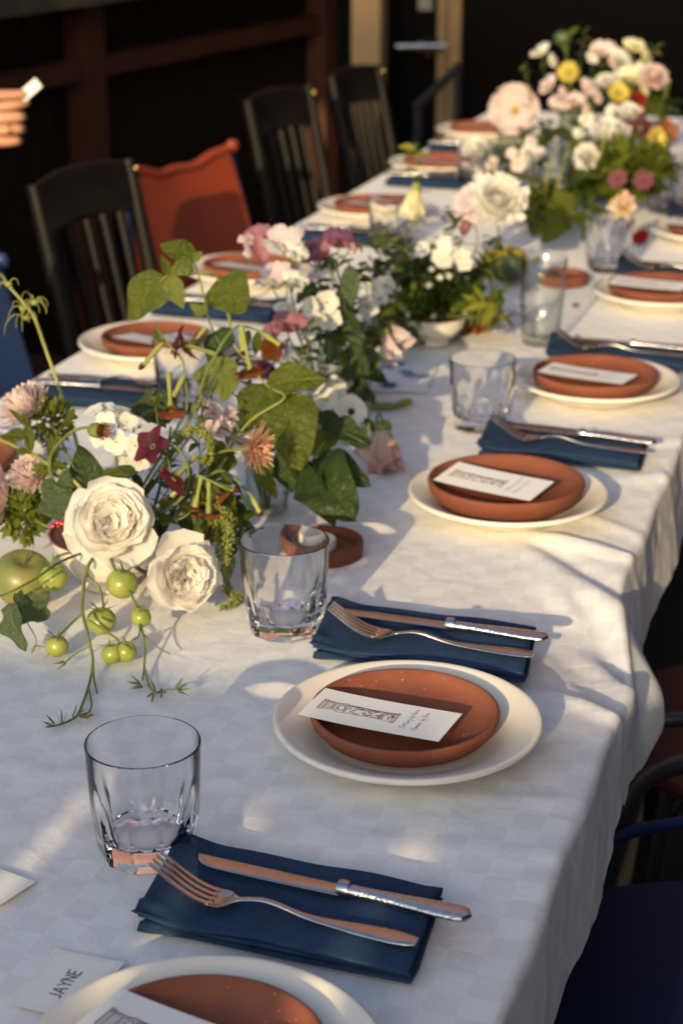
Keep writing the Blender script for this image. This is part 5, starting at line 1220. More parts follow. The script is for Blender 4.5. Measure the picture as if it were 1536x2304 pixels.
def tassel(label, strands, seed):
    t = plant('amaranth_tassel', label, 'amaranth', strands[0][0]); R = random.Random(seed); o = V(t.location)
    for pts in strands:
        b = MB(); q = smooth_pts([V(p) for p in pts], 12); n = len(q)
        for i, p in enumerate(q):
            f = i / (n - 1); rr = .0066 * (1 - .55 * f) + .001
            for k in range(7):
                d = V((R.uniform(-1, 1), R.uniform(-1, 1), R.uniform(-1, 1))).normalized() * rr * R.uniform(.55, 1); s = R.uniform(.0010, .0017); c = p - o + d
                b.add([c + V((s, 0, 0)), c - V((s, 0, 0)), c + V((0, s, 0)), c - V((0, s, 0)), c + V((0, 0, s * 1.2)), c - V((0, 0, s * 1.2))], [(0, 2, 4), (2, 1, 4), (1, 3, 4), (3, 0, 4), (2, 0, 5), (1, 2, 5), (3, 1, 5), (0, 3, 5)])
        o_ = b.obj('tassel', MA['amaranth'], t, angle=0); o_['kind'] = 'stuff'
        stem(t, pts, .0010, .0006, 'straw_stem')
tassel('lime green amaranth tassel hanging to the cloth left of the second tumbler', [[(-0.633,1.58,0.844), (-0.602,1.55,0.835), (-0.595,1.53,0.815), (-0.594,1.52,0.796), (-0.602,1.545,0.764), (-0.587,1.539,0.759), (-0.595,1.512,0.758)], [(-0.635,1.585,0.842), (-0.615,1.57,0.817), (-0.603,1.56,0.794), (-0.607,1.56,0.769)], [(-0.633,1.58,0.844), (-0.616,1.56,0.816), (-0.612,1.55,0.792)]], 4)
tassel('curled lime amaranth tip beside the strawflower stem', [[(-0.675,1.6,0.894), (-0.658,1.6,0.904), (-0.642,1.6,0.904), (-0.637,1.6,0.89), (-0.639,1.6,0.874)]], 6)

# ---------------------------------------------------------------- bud vases and sweet peas in the middle
for (lab, p, h, r) in (('clear bud vase behind the strawflower, nearest', (-0.65,1.796,0.752), .105, .0235), ('clear bud vase behind the large yellow-green leaf', (-0.691,2.016,0.752), .13, .021), ('clear bud vase under the mauve sweet peas', (-0.687,2.111,0.752), .14, .022), ('clear bud vase under the yellow-green sprigs', (-0.693,2.277,0.752), .12, .022), ('clear bud vase left of the footed white bowl', (-0.739,2.559,0.752), .12, .022)): bud_vase(lab, p, h, r)
b6 = plant('cut_foliage', 'cut stems standing in the nearest bud vase', 'stem', (-0.652,1.802,0.752))
for pts in ([(-0.654,1.801,0.752), (-0.649,1.78,0.805), (-0.656,1.76,0.861)], [(-0.652,1.806,0.752), (-0.636,1.78,0.806), (-0.612,1.75,0.843)], [(-0.658,1.804,0.752), (-0.657,1.78,0.804), (-0.657,1.74,0.847)]): stem(b6, pts, .0016, .0014, 'dark_stem')
def peas(name, label, base, stempts, fl):
    t = plant('sweet_pea', label, 'flower', base, 'sweet peas'); stem(t, [base] + stempts, .0014, .0010, 'stem')
    for i, (p, f, u, s, m, w) in enumerate(fl):
        sweet_pea(t, p, f, u, s, m, i + len(label), w); stem(t, [p, V(p) - V(f).normalized() * .012 - V((0, 0, .006)), stempts[-1]], .0009, .0009, 'stem', 'flower_stalk', 3)
    return t
VB = (-0.69,2.12,0.752)
peas('a', 'mauve veined sweet pea on top, left of the white sweet pea', VB, [(-0.68,2.03,0.868), (-0.736,2.06,0.945), (-0.75,2.07,0.97)], [((-0.757,2.06,0.994), (-.35, -.85, .3), (-.2, .1, 1), .029, 'mauve', 'pale_pink'), ((-0.755,2.05,0.987), (-.5, -.7, -.1), (.9, 0, .3), .024, 'mauve', 'pale_pink')])
peas('b', 'tall white sweet pea with lilac edges at the top middle', VB, [(-0.675,2.03,0.868), (-0.704,2.05,0.928), (-0.712,2.06,0.958)], [((-0.721,2.05,0.992), (-.15, -.95, .15), (.15, .1, 1), .032, 'lilac', 'white'), ((-0.704,2.045,0.983), (.35, -.85, .2), (.5, 0, .8), .024, 'white', 'white'), ((-0.727,2.04,0.95), (-.3, -.9, .1), (-.15, 0, 1), .031, 'lilac', 'white'), ((-0.697,2.03,0.952), (.4, -.8, .3), (.3, .2, .9), .024, 'white', 'white'), ((-0.711,2.03,0.932), (.0, -.95, -.2), (.1, 0, -1), .020, 'white', 'white')])
peas('c', 'mauve sweet pea pair beside the white one, toward the vine', VB, [(-0.68,2.08,0.855), (-0.699,2.14,0.924), (-0.705,2.15,0.95)], [((-0.707,2.14,0.969), (-.2, -.85, .4), (-.3, .2, .9), .026, 'mauve', 'mauve'), ((-0.676,2.14,0.979), (.3, -.85, .3), (.1, .2, 1), .028, 'purple', 'mauve'), ((-0.687,2.13,0.967), (.1, -.9, .1), (-.6, 0, .5), .022, 'mauve', 'mauve'), ((-0.664,2.15,0.973), (.6, -.7, .2), (.6, .1, .7), .022, 'mauve', 'pale_pink'), ((-0.713,2.13,0.959), (-.5, -.8, .1), (-.2, 0, 1), .022, 'mauve', 'mauve')])
peas('d', 'mauve and purple sweet peas low, in front of the bud vases', VB, [(-0.658,1.98,0.85), (-0.677,1.97,0.895), (-0.682,1.97,0.905)], [((-0.681,1.96,0.915), (.1, -.9, .35), (.1, .2, 1), .029, 'mauve', 'mauve'), ((-0.698,1.955,0.905), (-.35, -.85, .2), (-.4, 0, .8), .026, 'mauve', 'pale_pink'), ((-0.703,1.95,0.879), (-.2, -.9, .1), (-.2, 0, -1), .030, 'purple', 'mauve'), ((-0.693,1.96,0.858), (.2, -.9, -.2), (.3, 0, -1), .020, 'purple', 'purple')])
nt_ = plant('nasturtium_petal', 'orange petal flower tucked beside the purple sweet pea', 'flower', (-0.689,1.93,0.898)); OPM = petal_mesh('nas', 'orange_p', .95, .15, .1, .05, .04, 5, 0, .2, .6, .3, .1, 6, 6, 3)
floret(nt_, OPM, (-0.689,1.93,0.901), (.2, -.85, .3), 5, .017, .35); stem(nt_, [(-0.689,1.93,0.901), (-0.685,1.96,0.869), VB], .001)
sprig('leafy_sprig', 'grey-green leafy sprig above the bud vases right of the sweet peas', [(-0.693,2.277,0.752), (-0.664,2.16,0.847), (-0.688,2.18,0.916), (-0.701,2.18,0.95)], [GREY, DARK2, GREY], 13, (.035, .052), 'dark_stem', .0018, seed=3)
sprig('leafy_sprig', 'dark leafy sprig in the centre of the table', [(-0.693,2.277,0.752), (-0.682,2.2,0.835), (-0.705,2.16,0.89), (-0.717,2.14,0.923)], [DARK2, BEAN2, DARK2], 13, (.034, .05), 'dark_stem', .0016, seed=8)
sprig('leafy_sprig', 'dark leafy sprig right of the sweet peas, behind the hanging leaf', [(-0.739,2.559,0.752), (-0.698,2.4,0.834), (-0.705,2.42,0.893), (-0.698,2.44,0.927)], [SLIMD, DARK2, SLIM], 16, (.03, .05), 'dark_stem', .0015, seed=11)
sprig('lime_sprig', 'yellow-green sprig glowing above the bud vase', [(-0.693,2.277,0.752), (-0.676,2.2,0.824), (-0.688,2.2,0.87), (-0.694,2.2,0.887)], [SLIML], 16, (.022, .036), 'straw_stem', .0012, seed=5)
sprig('lime_sprig', 'yellow-green sprig to the right of the hanging leaf', [(-0.693,2.277,0.752), (-0.664,2.24,0.82), (-0.661,2.26,0.87), (-0.658,2.26,0.906)], [SLIML, SLIM], 16, (.022, .036), 'straw_stem', .0012, seed=15)
hl = plant('hanging_leaf', 'pale green leaf hanging point-down beside the mauve sweet peas', 'leaf', (-0.648,2.1,0.964)); leaf(hl, leaf_mesh('hang', 'grey_leaf', .48, .8, .8, .2, -.05), (-0.648,2.1,0.967), (-0.638,2.08,0.92), (.1, -.95, .2)); stem(hl, [(-0.648,2.1,0.967), (-0.666,2.12,0.973), (-0.687,2.14,0.962), (-0.682,2.16,0.892), (-0.693,2.277,0.752)], .0012)
dk = sprig('leafy_sprig', 'dark stems crossing down to the bud vase, with narrow drooping leaves', [(-0.666,2.1,0.969), (-0.657,2.1,0.931), (-0.645,2.1,0.875), (-0.628,2.09,0.828), (-0.622,2.08,0.779), (-0.608,2.06,0.746)], [SLIMD, GREY], 16, (.022, .045), 'dark_stem', .0017, seed=21, droop=.9)
sprig('leafy_sprig', 'hanging grey-green leaves over the printed paper', [(-0.669,2.12,0.908), (-0.645,2.1,0.886), (-0.632,2.09,0.856), (-0.626,2.08,0.819), (-0.627,2.07,0.793)], [GREY, SLIMD], 12, (.03, .048), 'dark_stem', .0012, seed=23, droop=1.3, spread=.6)
# blush bells and small flowers
BELL = petal_mesh('bell', 'pale_pink', .8, .5, .35, .0, .05, 6, .03, .4, .7, .15, -.1, 7, 6, 2)
BELLC = petal_mesh('bellc', 'cream', .8, .5, .35, .0, .05, 6, .03, .4, .7, .15, -.1, 7, 6, 2)
def bell_flower(label, p, ax, R, me, stempts, name='bell_flower'):
    t = plant(name, label, 'flower', p); A = L4(ax)
    ring(t, me, A, 6, R, 1.05, R * .12); ring(t, me, A, 5, R * .9, 1.25, R * .08, 0, .5)
    centre(t, 'straw_stem', A, R * .22, -R * .05, .9, 'calyx')
    if stempts: stem(t, [p] + stempts, .0012)
bell_flower('blush ruffled bell flower hanging over the printed paper', (-0.636,2.22,0.85), (.35, -.45, -.80), .034, BELL, [(-0.661,2.25,0.851), (-0.67,2.24,0.826), (-0.693,2.277,0.752)])
bell_flower('cream bell flower behind the blush one', (-0.639,2.26,0.85), (.6, -.5, -.45), .032, BELL, [(-0.661,2.27,0.855), (-0.739,2.559,0.752)])
bell_flower('sheer pink flower lying upside down on the cloth near plate three', (-0.571,1.99,0.797), (.15, -.35, -.9), .046, petal_mesh('sheer', 'blush', .85, .45, .3, -.1, .05, 6, .02, .4, .7, .12, -.15, 7, 6, 4), [(-0.572,1.97,0.822), (-0.608,2.06,0.746), (-0.617,2.08,0.803)])
t = plant('pink_petal', 'loose pink petals on the cloth under the sheer pink flower', 'petal', (-0.572,1.972,0.758)); PT = petal_mesh('loose', 'blush', 1.0, .3, .2, 0, .06, 6, 0, .4, .6, .25, 0, 7, 6, 5)
for (q, y) in (((-0.57,1.964,0.758), (.9, .2, .3)), ((-0.571,1.962,0.764), (-.8, -.1, .2)), ((-0.565,1.957,0.762), (.2, -.8, .2))): leaf(t, PT, q, V(q) + V(y).normalized() * .030, (0, -.3, 1), 'petal')
sc = plant('scabiosa', 'small white scabiosa with violet centre above the dark leaves', 'flower', (-0.59,1.92,0.836)); SCP = petal_mesh('scab', 'white', .8, .1, .05, .05, .06, 8, .1, .2, .7, .2, 0, 6, 6, 7)
floret(sc, SCP, (-0.59,1.92,0.837), (.25, -.85, .3), 8, .0195, .15, 'dot', .22); stem(sc, [(-0.591,1.925,0.835), (-0.599,1.94,0.79), (-0.687,2.111,0.752)], .001)
pd = plant('green_pod', 'fat green stem with yellow tip lying on the cloth behind tumbler three', 'pod', (-0.65,2.215,0.752)); stem(pd, [(-0.649,2.196,0.758), (-0.623,2.205,0.758), (-0.611,2.218,0.759)], .0052, .0048, 'stem', 'pod'); stem(pd, [(-0.611,2.218,0.759), (-0.601,2.226,0.76)], .0058, .0040, 'amaranth', 'pod_tip')

# ---------------------------------------------------------------- white footed bowl of herbs
bowl('footed_bowl', 'small white bowl holding dark bushy herbs beside the ribbed glass', (-0.658,2.552,0.752), .052, .045)
CB = (-0.661,2.562,0.752); CBT = (CB[0], CB[1], TZ + .042)
HB = (-0.672,2.58,0.824)
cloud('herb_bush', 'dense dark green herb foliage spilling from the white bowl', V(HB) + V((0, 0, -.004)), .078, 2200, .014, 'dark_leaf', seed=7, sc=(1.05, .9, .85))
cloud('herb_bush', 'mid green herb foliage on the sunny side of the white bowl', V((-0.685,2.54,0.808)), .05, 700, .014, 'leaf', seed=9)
tw = plant('tiny_white_flowers', 'tiny white flowers dotted through the dark herb foliage', 'flower', HB, None); R_ = random.Random(5); FL = petal_mesh('tiny', 'white', .9, .1, 0, 0, 0, 5, 0, .2, .6, .3, 0, 3, 2)
for k in range(34):
    d = V((R_.uniform(-1, .5), R_.uniform(-1, -.2), R_.uniform(-.5, .8))).normalized(); q = V(HB) + d * .080
    floret(tw, FL, q, d, 4, .0052, .1)
for i, (px_, lab) in enumerate((((-0.698,2.5,0.882), 'left'), ((-0.668,2.55,0.894), 'middle'), ((-0.647,2.6,0.858), 'right'), ((-0.709,2.56,0.916), 'upper'))):
    sprig('herb_sprig', 'green herb sprig rising from the white bowl, %s one' % lab, [CBT, V(CBT).lerp(V(px_), .5) + V((0, 0, .01)), px_], [SLIMD, SLIM, DARK2], 14, (.022, .04), 'dark_stem', .0013, seed=30 + i)
wp = plant('white_phlox', 'two round white phlox heads over the white bowl', 'flower', (-0.634,2.52,0.895))
for (q, ax) in (((-0.63,2.5,0.906), (.1, -.9, .3)), ((-0.641,2.51,0.892), (-.4, -.8, .1)), ((-0.622,2.51,0.897), (.5, -.8, .2)), ((-0.629,2.5,0.89), (0, -.9, -.3)), ((-0.607,2.52,0.892), (.3, -.8, .4)), ((-0.604,2.52,0.883), (.3, -.9, -.2)), ((-0.672,2.54,0.895), (-.2, -.8, .4)), ((-0.632,2.51,0.914), (.1, -.6, .7))): floret(wp, PX, q, ax, 5, .0130, .1, None, .1, 'petal', random.random() * 6)
stem(wp, [(-0.633,2.53,0.88), CBT], .0014)
pv = plant('pink_bud', 'small pink bud among the herbs, left of the white dahlia', 'flower', (-0.631,2.62,0.909)); floret(pv, petal_mesh('pbud', 'mauve', .7, .5, .3, 0, 0, 5, 0, .4, .6, .3, .1, 6, 5), (-0.632,2.62,0.902), (.3, -.3, .9), 5, .024, 1.1); stem(pv, [(-0.632,2.62,0.9), CBT], .0012)
# pale climbing flower and vine tip between the left plates
vt = sprig('vine_tip', 'slender vine rising between the left plates with a yellowish tip', [CBT, (-0.717,2.68,0.864), (-0.732,2.72,0.918), (-0.737,2.74,0.969), (-0.739,2.74,1.018)], [SLIM, GREY, SLIML], 14, (.016, .032), 'stem', .0012, seed=40, start=.35)
leaf(vt, SLIML, (-0.739,2.74,1.007), (-0.769,2.74,1.014), (.1, -.8, .6), wide=1.4); leaf(vt, SLIML, (-0.738,2.74,1), (-0.715,2.74,1.001), (.1, -.8, .6), wide=1.0)
bell_flower('pale yellow hanging flower on the slender vine', (-0.732,2.72,0.949), (-.1, -.4, -.9), .040, BELLC, [(-0.734,2.73,0.957)])
# white dahlia
DAHL = ray_mesh('dahlia', 'white_ray', [(16, .0, 1.0, .08, 0), (16, .25, .98, .08, .04), (15, .5, .94, .08, .09), (14, .75, .84, .07, .14), (12, 1.0, .68, .05, .18), (9, 1.25, .5, .02, .2)], .52, seed=3, curl=.40, len_j=.08)
daisy('white_dahlia', 'large white dahlia in the middle of the table, behind the herb bowl', (-0.625,2.82,0.911), (.25, -.75, .55), .044, DAHL, [(-0.631,2.86,0.862), (-0.713,3.233,0.752)], None, group='white dahlias')
wd = plant('pale_stock_flower', 'pale lilac-white blossom left of the large white dahlia', 'flower', (-0.69,2.9,0.898))
for (q, ax) in (((-0.693,2.88,0.902), (-.3, -.8, .3)), ((-0.685,2.9,0.91), (.1, -.8, .5)), ((-0.683,2.88,0.888), (0, -.9, 0)), ((-0.701,2.9,0.881), (-.5, -.8, 0))): floret(wd, petal_mesh('stock', 'lilac', .95, .1, .05, .05, .05, 5, .05, .2, .6, .3, 0, 6, 6, 3), q, ax, 5, .021, .15)
stem(wd, [(-0.69,2.9,0.887), (-0.677,2.9,0.822), CBT], .0014)
sprig('lime_sprig', 'long yellow-green leaf tilted left of the white dahlia', [CBT, (-0.673,2.7,0.877), (-0.666,2.74,0.904)], [SLIML, SLIM], 9, (.03, .05), 'stem', .0013, seed=51)
gd = plant('ornamental_gourd', 'small yellow and dark green gourd behind the ribbed glass', 'gourd', V((-0.632,2.96,0.752)) + V((0, 0, .034)))
b = MB().ball((0, 0, 0), .036, 16, 24, (1.15, .9, .85)); b.v = [(v[0] * (1 - .25 * v[0] / .04), v[1], v[2]) for v in b.v]; b.obj('body', mat('gourd_skin', (.42, .33, .02), .4, (.03, .055, .012), 14, contrast=(.48, .56)), gd, angle=0); MB().tube([(.036, 0, .006), (.05, 0, .012)], [.005, .004], 8).obj('stalk', MA['stem'], gd)
sprig('lily_sprig', 'yellow-green lily stem lying beside the white bowl', [CBT, (-0.579,2.52,0.821), (-0.544,2.48,0.833), (-0.569,2.643,0.772)], [SLIML, SLIM, SLIML], 22, (.03, .055), 'straw_stem', .002, seed=60, start=.3)
t = nico('rust trumpet flower lying on the cloth right of the white bowl', [CBT, (-0.587,2.5,0.809), (-0.613,2.615,0.772)], [((-0.61,2.629,0.762), (.3, -.5, -.6), .026, .04, 'rust', 'straw_stem'), ((-0.616,2.622,0.768), (-.3, -.7, -.1), .02, .03, 'rust', 'straw_stem')], CBT)
sprig('leafy_sprig', 'dark leaves between the bowl of herbs and the gourd', [CBT, (-0.617,2.62,0.829), (-0.592,2.66,0.842)], [DARK2, BEAN2], 12, (.035, .055), 'dark_stem', .0015, seed=61)
dl = plant('fallen_leaf', 'dark leaf drooping on the cloth left of the white bowl', 'leaf', (-0.682,2.471,0.772)); leaf(dl, DARK, (-0.677,2.418,0.802), (-0.672,2.459,0.756), (.2, -.8, .4), wide=1.1); leaf(dl, DARK2, (-0.684,2.418,0.792), (-0.696,2.439,0.756), (.0, -.8, .4))
MB().ball((0, 0, 0), .0055, 8, 10, (1, 1, .6)).obj('dried_bud', MA['darkclay'], None, V((-0.497,2.839,0.752)) + V((0, 0, .003)))
tag(bpy.data.objects['dried_bud'], 'tiny dark dried bud fallen on the cloth before the fifth plate', 'bud')
rp = plant('red_petal', 'small bright red petal lying between the last tumbler and plate', 'petal', (-0.466,3.321,0.762)); RPM = petal_mesh('redp', 'red', 1.0, .4, .3, 0, .05, 5, 0, .4, .6, .25, 0, 6, 6, 5)
for y in ((.6, .2, .7), (-.5, -.2, .6), (.1, -.7, .5)): leaf(rp, RPM, (-0.47,3.338,0.756), V((-0.47,3.338,0.756)) + V(y).normalized() * .026, (0, -.6, .6), 'petal')

# ---------------------------------------------------------------- far arrangement in glass vases
FV = [((-0.668,3.483,0.752), .13, .040, 'glass vase of green stems behind the large dahlia'), ((-0.635,3.763,0.752), .12, .040, 'glass vase in the middle of the far flowers'), ((-0.863,4.03,0.752), .13, .035, 'glass vase under the pink poppy'), ((-0.552,3.951,0.752), .12, .042, 'glass vase on the right of the far flowers'), ((-0.752,4.19,0.752), .13, .038, 'glass vase at the very back of the far flowers')]
for p, h, r, lab in FV: cyl_vase(lab, p, h, r)
tum = copy_tree(P_tum2); tum.location = V((-0.477,3.686,0.752)) + V((0, .03, 0)); tag(tum, 'clear tumbler at the right edge below the far flowers', None, 'faceted glass tumblers')
V1, V2, V3, V4, V5 = [V(f[0]) + V((0, 0, .01)) for f in FV]
POP = petal_mesh('poppy', 'pale_pink', 1.25, .22, .22, -.05, .06, 8, .02, .3, .6, .25, 0, 9, 9, 3)
pp = plant('pink_poppy', 'large pale pink poppy with yellow eye, left of the far flowers', 'flower', (-0.832,3.9,0.908)); A = L4((.1, -.9, .25))
ring(pp, POP, A, 4, .054, .10, .004); ring(pp, POP, A, 3, .046, .3, .003, .003, .6); centre(pp, 'seed', A, .009, .010, .8); stem(pp, [(-0.834,3.91,0.902), (-0.828,3.9,0.833), V3], .0018, .002)
for i, (p, f, u, s, m, lab) in enumerate((
    ((-0.791,3.95,1.021), (-.5, -.8, .2), (-.4, 0, .8), .042, 'white', 'white sweet pea at the upper left tip of the far flowers'),
    ((-0.76,3.92,0.955), (-.2, -.9, .2), (-.6, 0, .5), .046, 'pale_pink', 'blush sweet pea below the upper left tip, beside the yellow button'),
    ((-0.729,3.88,0.947), (.1, -.9, .1), (-.2, 0, -.9), .046, 'pale_pink', 'blush sweet pea hanging under the yellow button'),
    ((-0.674,3.85,0.962), (.4, -.8, .3), (.6, 0, .6), .044, 'pale_pink', 'blush sweet pea right of the yellow button'),
    ((-0.662,3.95,1.025), (-.1, -.9, .2), (0, 0, 1), .050, 'pale_pink', 'tall pink-edged sweet pea at the top of the far flowers'),
    ((-0.646,3.93,0.991), (.1, -.9, -.1), (.1, 0, -1), .048, 'white', 'white sweet pea under the tall pink-edged one'),
    ((-0.622,3.93,1.019), (.3, -.9, .2), (.4, 0, .8), .040, 'white', 'white sweet pea in the upper middle of the far flowers'),
    ((-0.592,3.95,1.036), (.3, -.8, .3), (.2, 0, 1), .046, 'cream', 'cream sweet pea at the upper right of the far flowers'),
    ((-0.584,3.9,0.978), (.2, -.9, .1), (.3, 0, .8), .050, 'cream', 'cream sweet pea in the right half of the far flowers'),
    ((-0.698,3.86,0.933), (-.1, -.9, .3), (.1, 0, .9), .042, 'pale_pink', 'blush sweet pea below the yellow button, lower'))):
    peas('f', lab, V2 if i > 3 else V5, [V(p).lerp(V(V5), .5), V(p) + V((0, .01, -.02))], [(p, f, u, s * .76, m, m), (V(p) + V((.018, .01, -.016)), (.5, -.8, .1), (.8, 0, .4), s * .55, m, m)])
YB = ray_mesh('button', 'yellow', [(30, .0, 1.0, .35, 0), (28, .35, .9, .34, .06), (24, .75, .7, .32, .12)], .2, seed=12, curl=.3)
daisy('yellow_button_flower', 'round yellow button flower with green eye, top of the far flowers', (-0.71,3.85,0.999), (-.05, -.9, .4), .0175, YB, [(-0.711,3.9,0.932), tuple(V5)], 'stem', .42, group='yellow button flowers')
daisy('yellow_button_flower', 'yellow button flower half hidden in the middle of the far flowers', (-0.604,3.85,0.961), (.3, -.7, .5), .0175, YB, [(-0.618,3.9,0.88), tuple(V2)], 'stem', .42, group='yellow button flowers')
daisy('yellow_button_flower', 'yellow button flower facing right at the right side', (-0.489,3.6,0.909), (.65, -.65, .2), .0175, YB, [(-0.513,3.65,0.858), tuple(V4)], 'stem', .42, group='yellow button flowers')
daisy('pink_aster', 'small pink aster at the far right of the flowers', (-0.536,3.85,0.99), (.3, -.6, .7), .030, RAY_A, [(-0.551,3.88,0.913), tuple(V4)])
daisy('white_dahlia', 'broad white dahlia seen from the side in the far flowers', (-0.579,3.6,0.899), (.1, -.35, .95), .040, DAHL, [(-0.595,3.7,0.829), tuple(V2)], group='white dahlias')
daisy('white_dahlia', 'small white dahlia left of and below the broad one', (-0.599,3.5,0.882), (-.3, -.85, .3), .025, DAHL, [(-0.609,3.6,0.826), tuple(V1)], group='white dahlias')
daisy('white_dahlia', 'white blossom behind the maroon flower in the far flowers', (-0.564,3.75,0.928), (.1, -.5, .8), .024, DAHL, [(-0.565,3.75,0.867), tuple(V4)], group='white dahlias')
daisy('white_dahlia', 'white blossom below the pink poppy by the left plates', (-0.845,3.6,0.863), (-.1, -.5, .85), .026, DAHL, [(-0.826,3.6,0.815), tuple(V3)], group='white dahlias')
daisy('white_dahlia', 'small white blossom between poppy and green leaves', (-0.736,3.6,0.864), (.1, -.8, .5), .018, DAHL, [(-0.735,3.6,0.82), tuple(V3)], group='white dahlias')
daisy('blush_carnation', 'blush carnation leaning over the rim of the far tumbler', (-0.476,3.15,0.856), (.1, -.75, .5), .025, ray_mesh('carn', 'blush', [(14, .2, 1, .05, 0), (14, .6, .9, .05, .05), (12, 1.0, .8, .05, .1)], .4, seed=8, curl=.1, len_j=.2), [(-0.475,3.16,0.821), (-0.491,3.203,0.752)])
nico('maroon star flower in the right of the far flowers', [tuple(V4), (-0.515,3.65,0.885), (-0.53,3.68,0.915)], [((-0.527,3.66,0.919), (0, -.9, .3), .030, .03, 'maroon', 'stem'), ((-0.479,3.7,0.91), (.4, -.8, .3), .026, .03, 'rust', 'stem')], tuple(V4))
rz_ = plant('red_zinnia', 'red flower glimpsed behind the far white blossoms', 'flower', (-0.59,4,0.922)); ring(rz_, RPM, L4((0, -.9, .3)), 9, .030, .3, .004); stem(rz_, [(-0.59,4,0.919), tuple(V4)], .0015)
rb2 = plant('red_berry', 'two dark red blooms low in the far foliage', 'flower', (-0.533,3.45,0.851)); ring(rb2, petal_mesh('rb', 'mauve', .9, .4, .3, 0, 0, 5, 0, .3, .6, .3, 0, 6, 5), L4((0, -.9, .3)), 7, .022, .5, .003)
floret(rb2, petal_mesh('rb', 'mauve', .9, .4, .3, 0, 0, 5, 0, .3, .6, .3, 0, 6, 5), (-0.483,3.45,0.85), (0, -.9, .3), 7, .026, .5)
stem(rb2, [(-0.535,3.46,0.847), tuple(V2)], .0014); stem(rb2, [(-0.484,3.46,0.845), tuple(V2)], .0014)
hp_ = plant('hop_pod', 'olive green seed pod with a pointed tip above the far flowers', 'pod', (-0.745,3.95,1.059)); b = MB().ball((0, 0, 0), .020, 10, 12, (1, .8, .8)); b.obj('pod', MA['dark_stem'], hp_); leaf(hp_, SLIM, (-0.735,3.95,1.064), (-0.712,3.95,1.085), (.2, -.8, .4), wide=1.2); leaf(hp_, SLIM, (-0.748,3.95,1.059), (-0.731,3.95,1.029), (.2, -.8, .4), wide=1.6); stem(hp_, [(-0.744,3.95,1.055), (-0.715,3.95,0.935), tuple(V5)], .0014)
for i, (pts, ms, n, sz, lab) in enumerate((
    ([V1, (-0.662,3.4,0.815), (-0.689,3.42,0.848)], [BEAN, BEAN2], 9, (.06, .09), 'broad lime-lit leaves left in the far vases'),
    ([V1, (-0.633,3.4,0.817), (-0.622,3.45,0.846)], [BEAN, DARK2], 9, (.06, .09), 'broad leaves in front of the middle far vase'),
    ([V2, (-0.596,3.5,0.827), (-0.593,3.55,0.862)], [BEAN2, DARK2], 12, (.05, .08), 'dense leaves under the small white dahlia'),
    ([V2, (-0.549,3.5,0.838), (-0.537,3.52,0.878)], [SLIM, SLIML, BEAN2], 18, (.04, .07), 'mixed leaves under the broad white dahlia'),
    ([V4, (-0.506,3.55,0.849), (-0.517,3.55,0.882)], [SLIML, SLIM, DARK2], 18, (.04, .07), 'lime leaves low on the right of the far flowers'),
    ([V4, (-0.512,3.8,0.925), (-0.5,3.82,0.968)], [BEAN, SLIM, DARK2], 14, (.04, .07), 'leaves at the right edge beside the pink aster'),
    ([V5, (-0.703,3.9,0.867), (-0.7,3.92,0.939)], [SLIM, GREY, DARK2], 16, (.04, .07), 'leaves behind the blush sweet peas'),
    ([V5, (-0.618,3.9,0.889), (-0.612,3.92,0.979)], [GREY, SLIM, DARK2], 16, (.04, .065), 'leaves behind the cream sweet peas'),
    ([V3, (-0.804,3.75,0.819), (-0.813,3.7,0.859)], [GREY, BEAN2, SLIM], 12, (.035, .06), 'leaves below the pink poppy'),
    ([V3, (-0.759,3.8,0.851), (-0.751,3.82,0.904)], [GREY, DARK2, SLIM], 14, (.04, .065), 'leaves right of the pink poppy'),
    ([V1, (-0.709,3.2,0.856), (-0.738,3.2,0.886)], [DARK2, BEAN2], 8, (.04, .07), 'dark drooping leaf spray above the white dahlia'),
    ([V1, (-0.587,3.25,0.821), (-0.535,3.25,0.829)], [BEAN, SLIM], 8, (.05, .08), 'long leaf reaching over the far tumbler'))):
    sprig('foliage_sprig', lab, pts, ms, n, sz, 'stem', .0018, seed=70 + i, start=.35)
cloud('filler_foliage', 'soft olive filler foliage under the far white blossoms', V((-0.541,3.55,0.856)), .075, 1000, .022, 'leaf', seed=17, sc=(1.4, .8, .7))
for p, b_, lab in (((-0.652,3.35,0.808), V1, 'bare cut stem leaning left in the vase behind the large dahlia'), ((-0.631,3.35,0.801), V1, 'bare cut stem standing upright in the vase behind the large dahlia'), ((-0.574,3.45,0.828), V2, 'bare cut stem in the middle far vase'), ((-0.637,3.6,0.843), V2, 'tall bare stem leaning left from the middle far vase')):
    st_ = plant('cut_greenery', lab, 'stem', b_); stem(st_, [V(st_.location), V(p) + V((0, 0, .05)), V(p) + V((.01, .05, .12))], .0022, .0018, 'straw_stem')

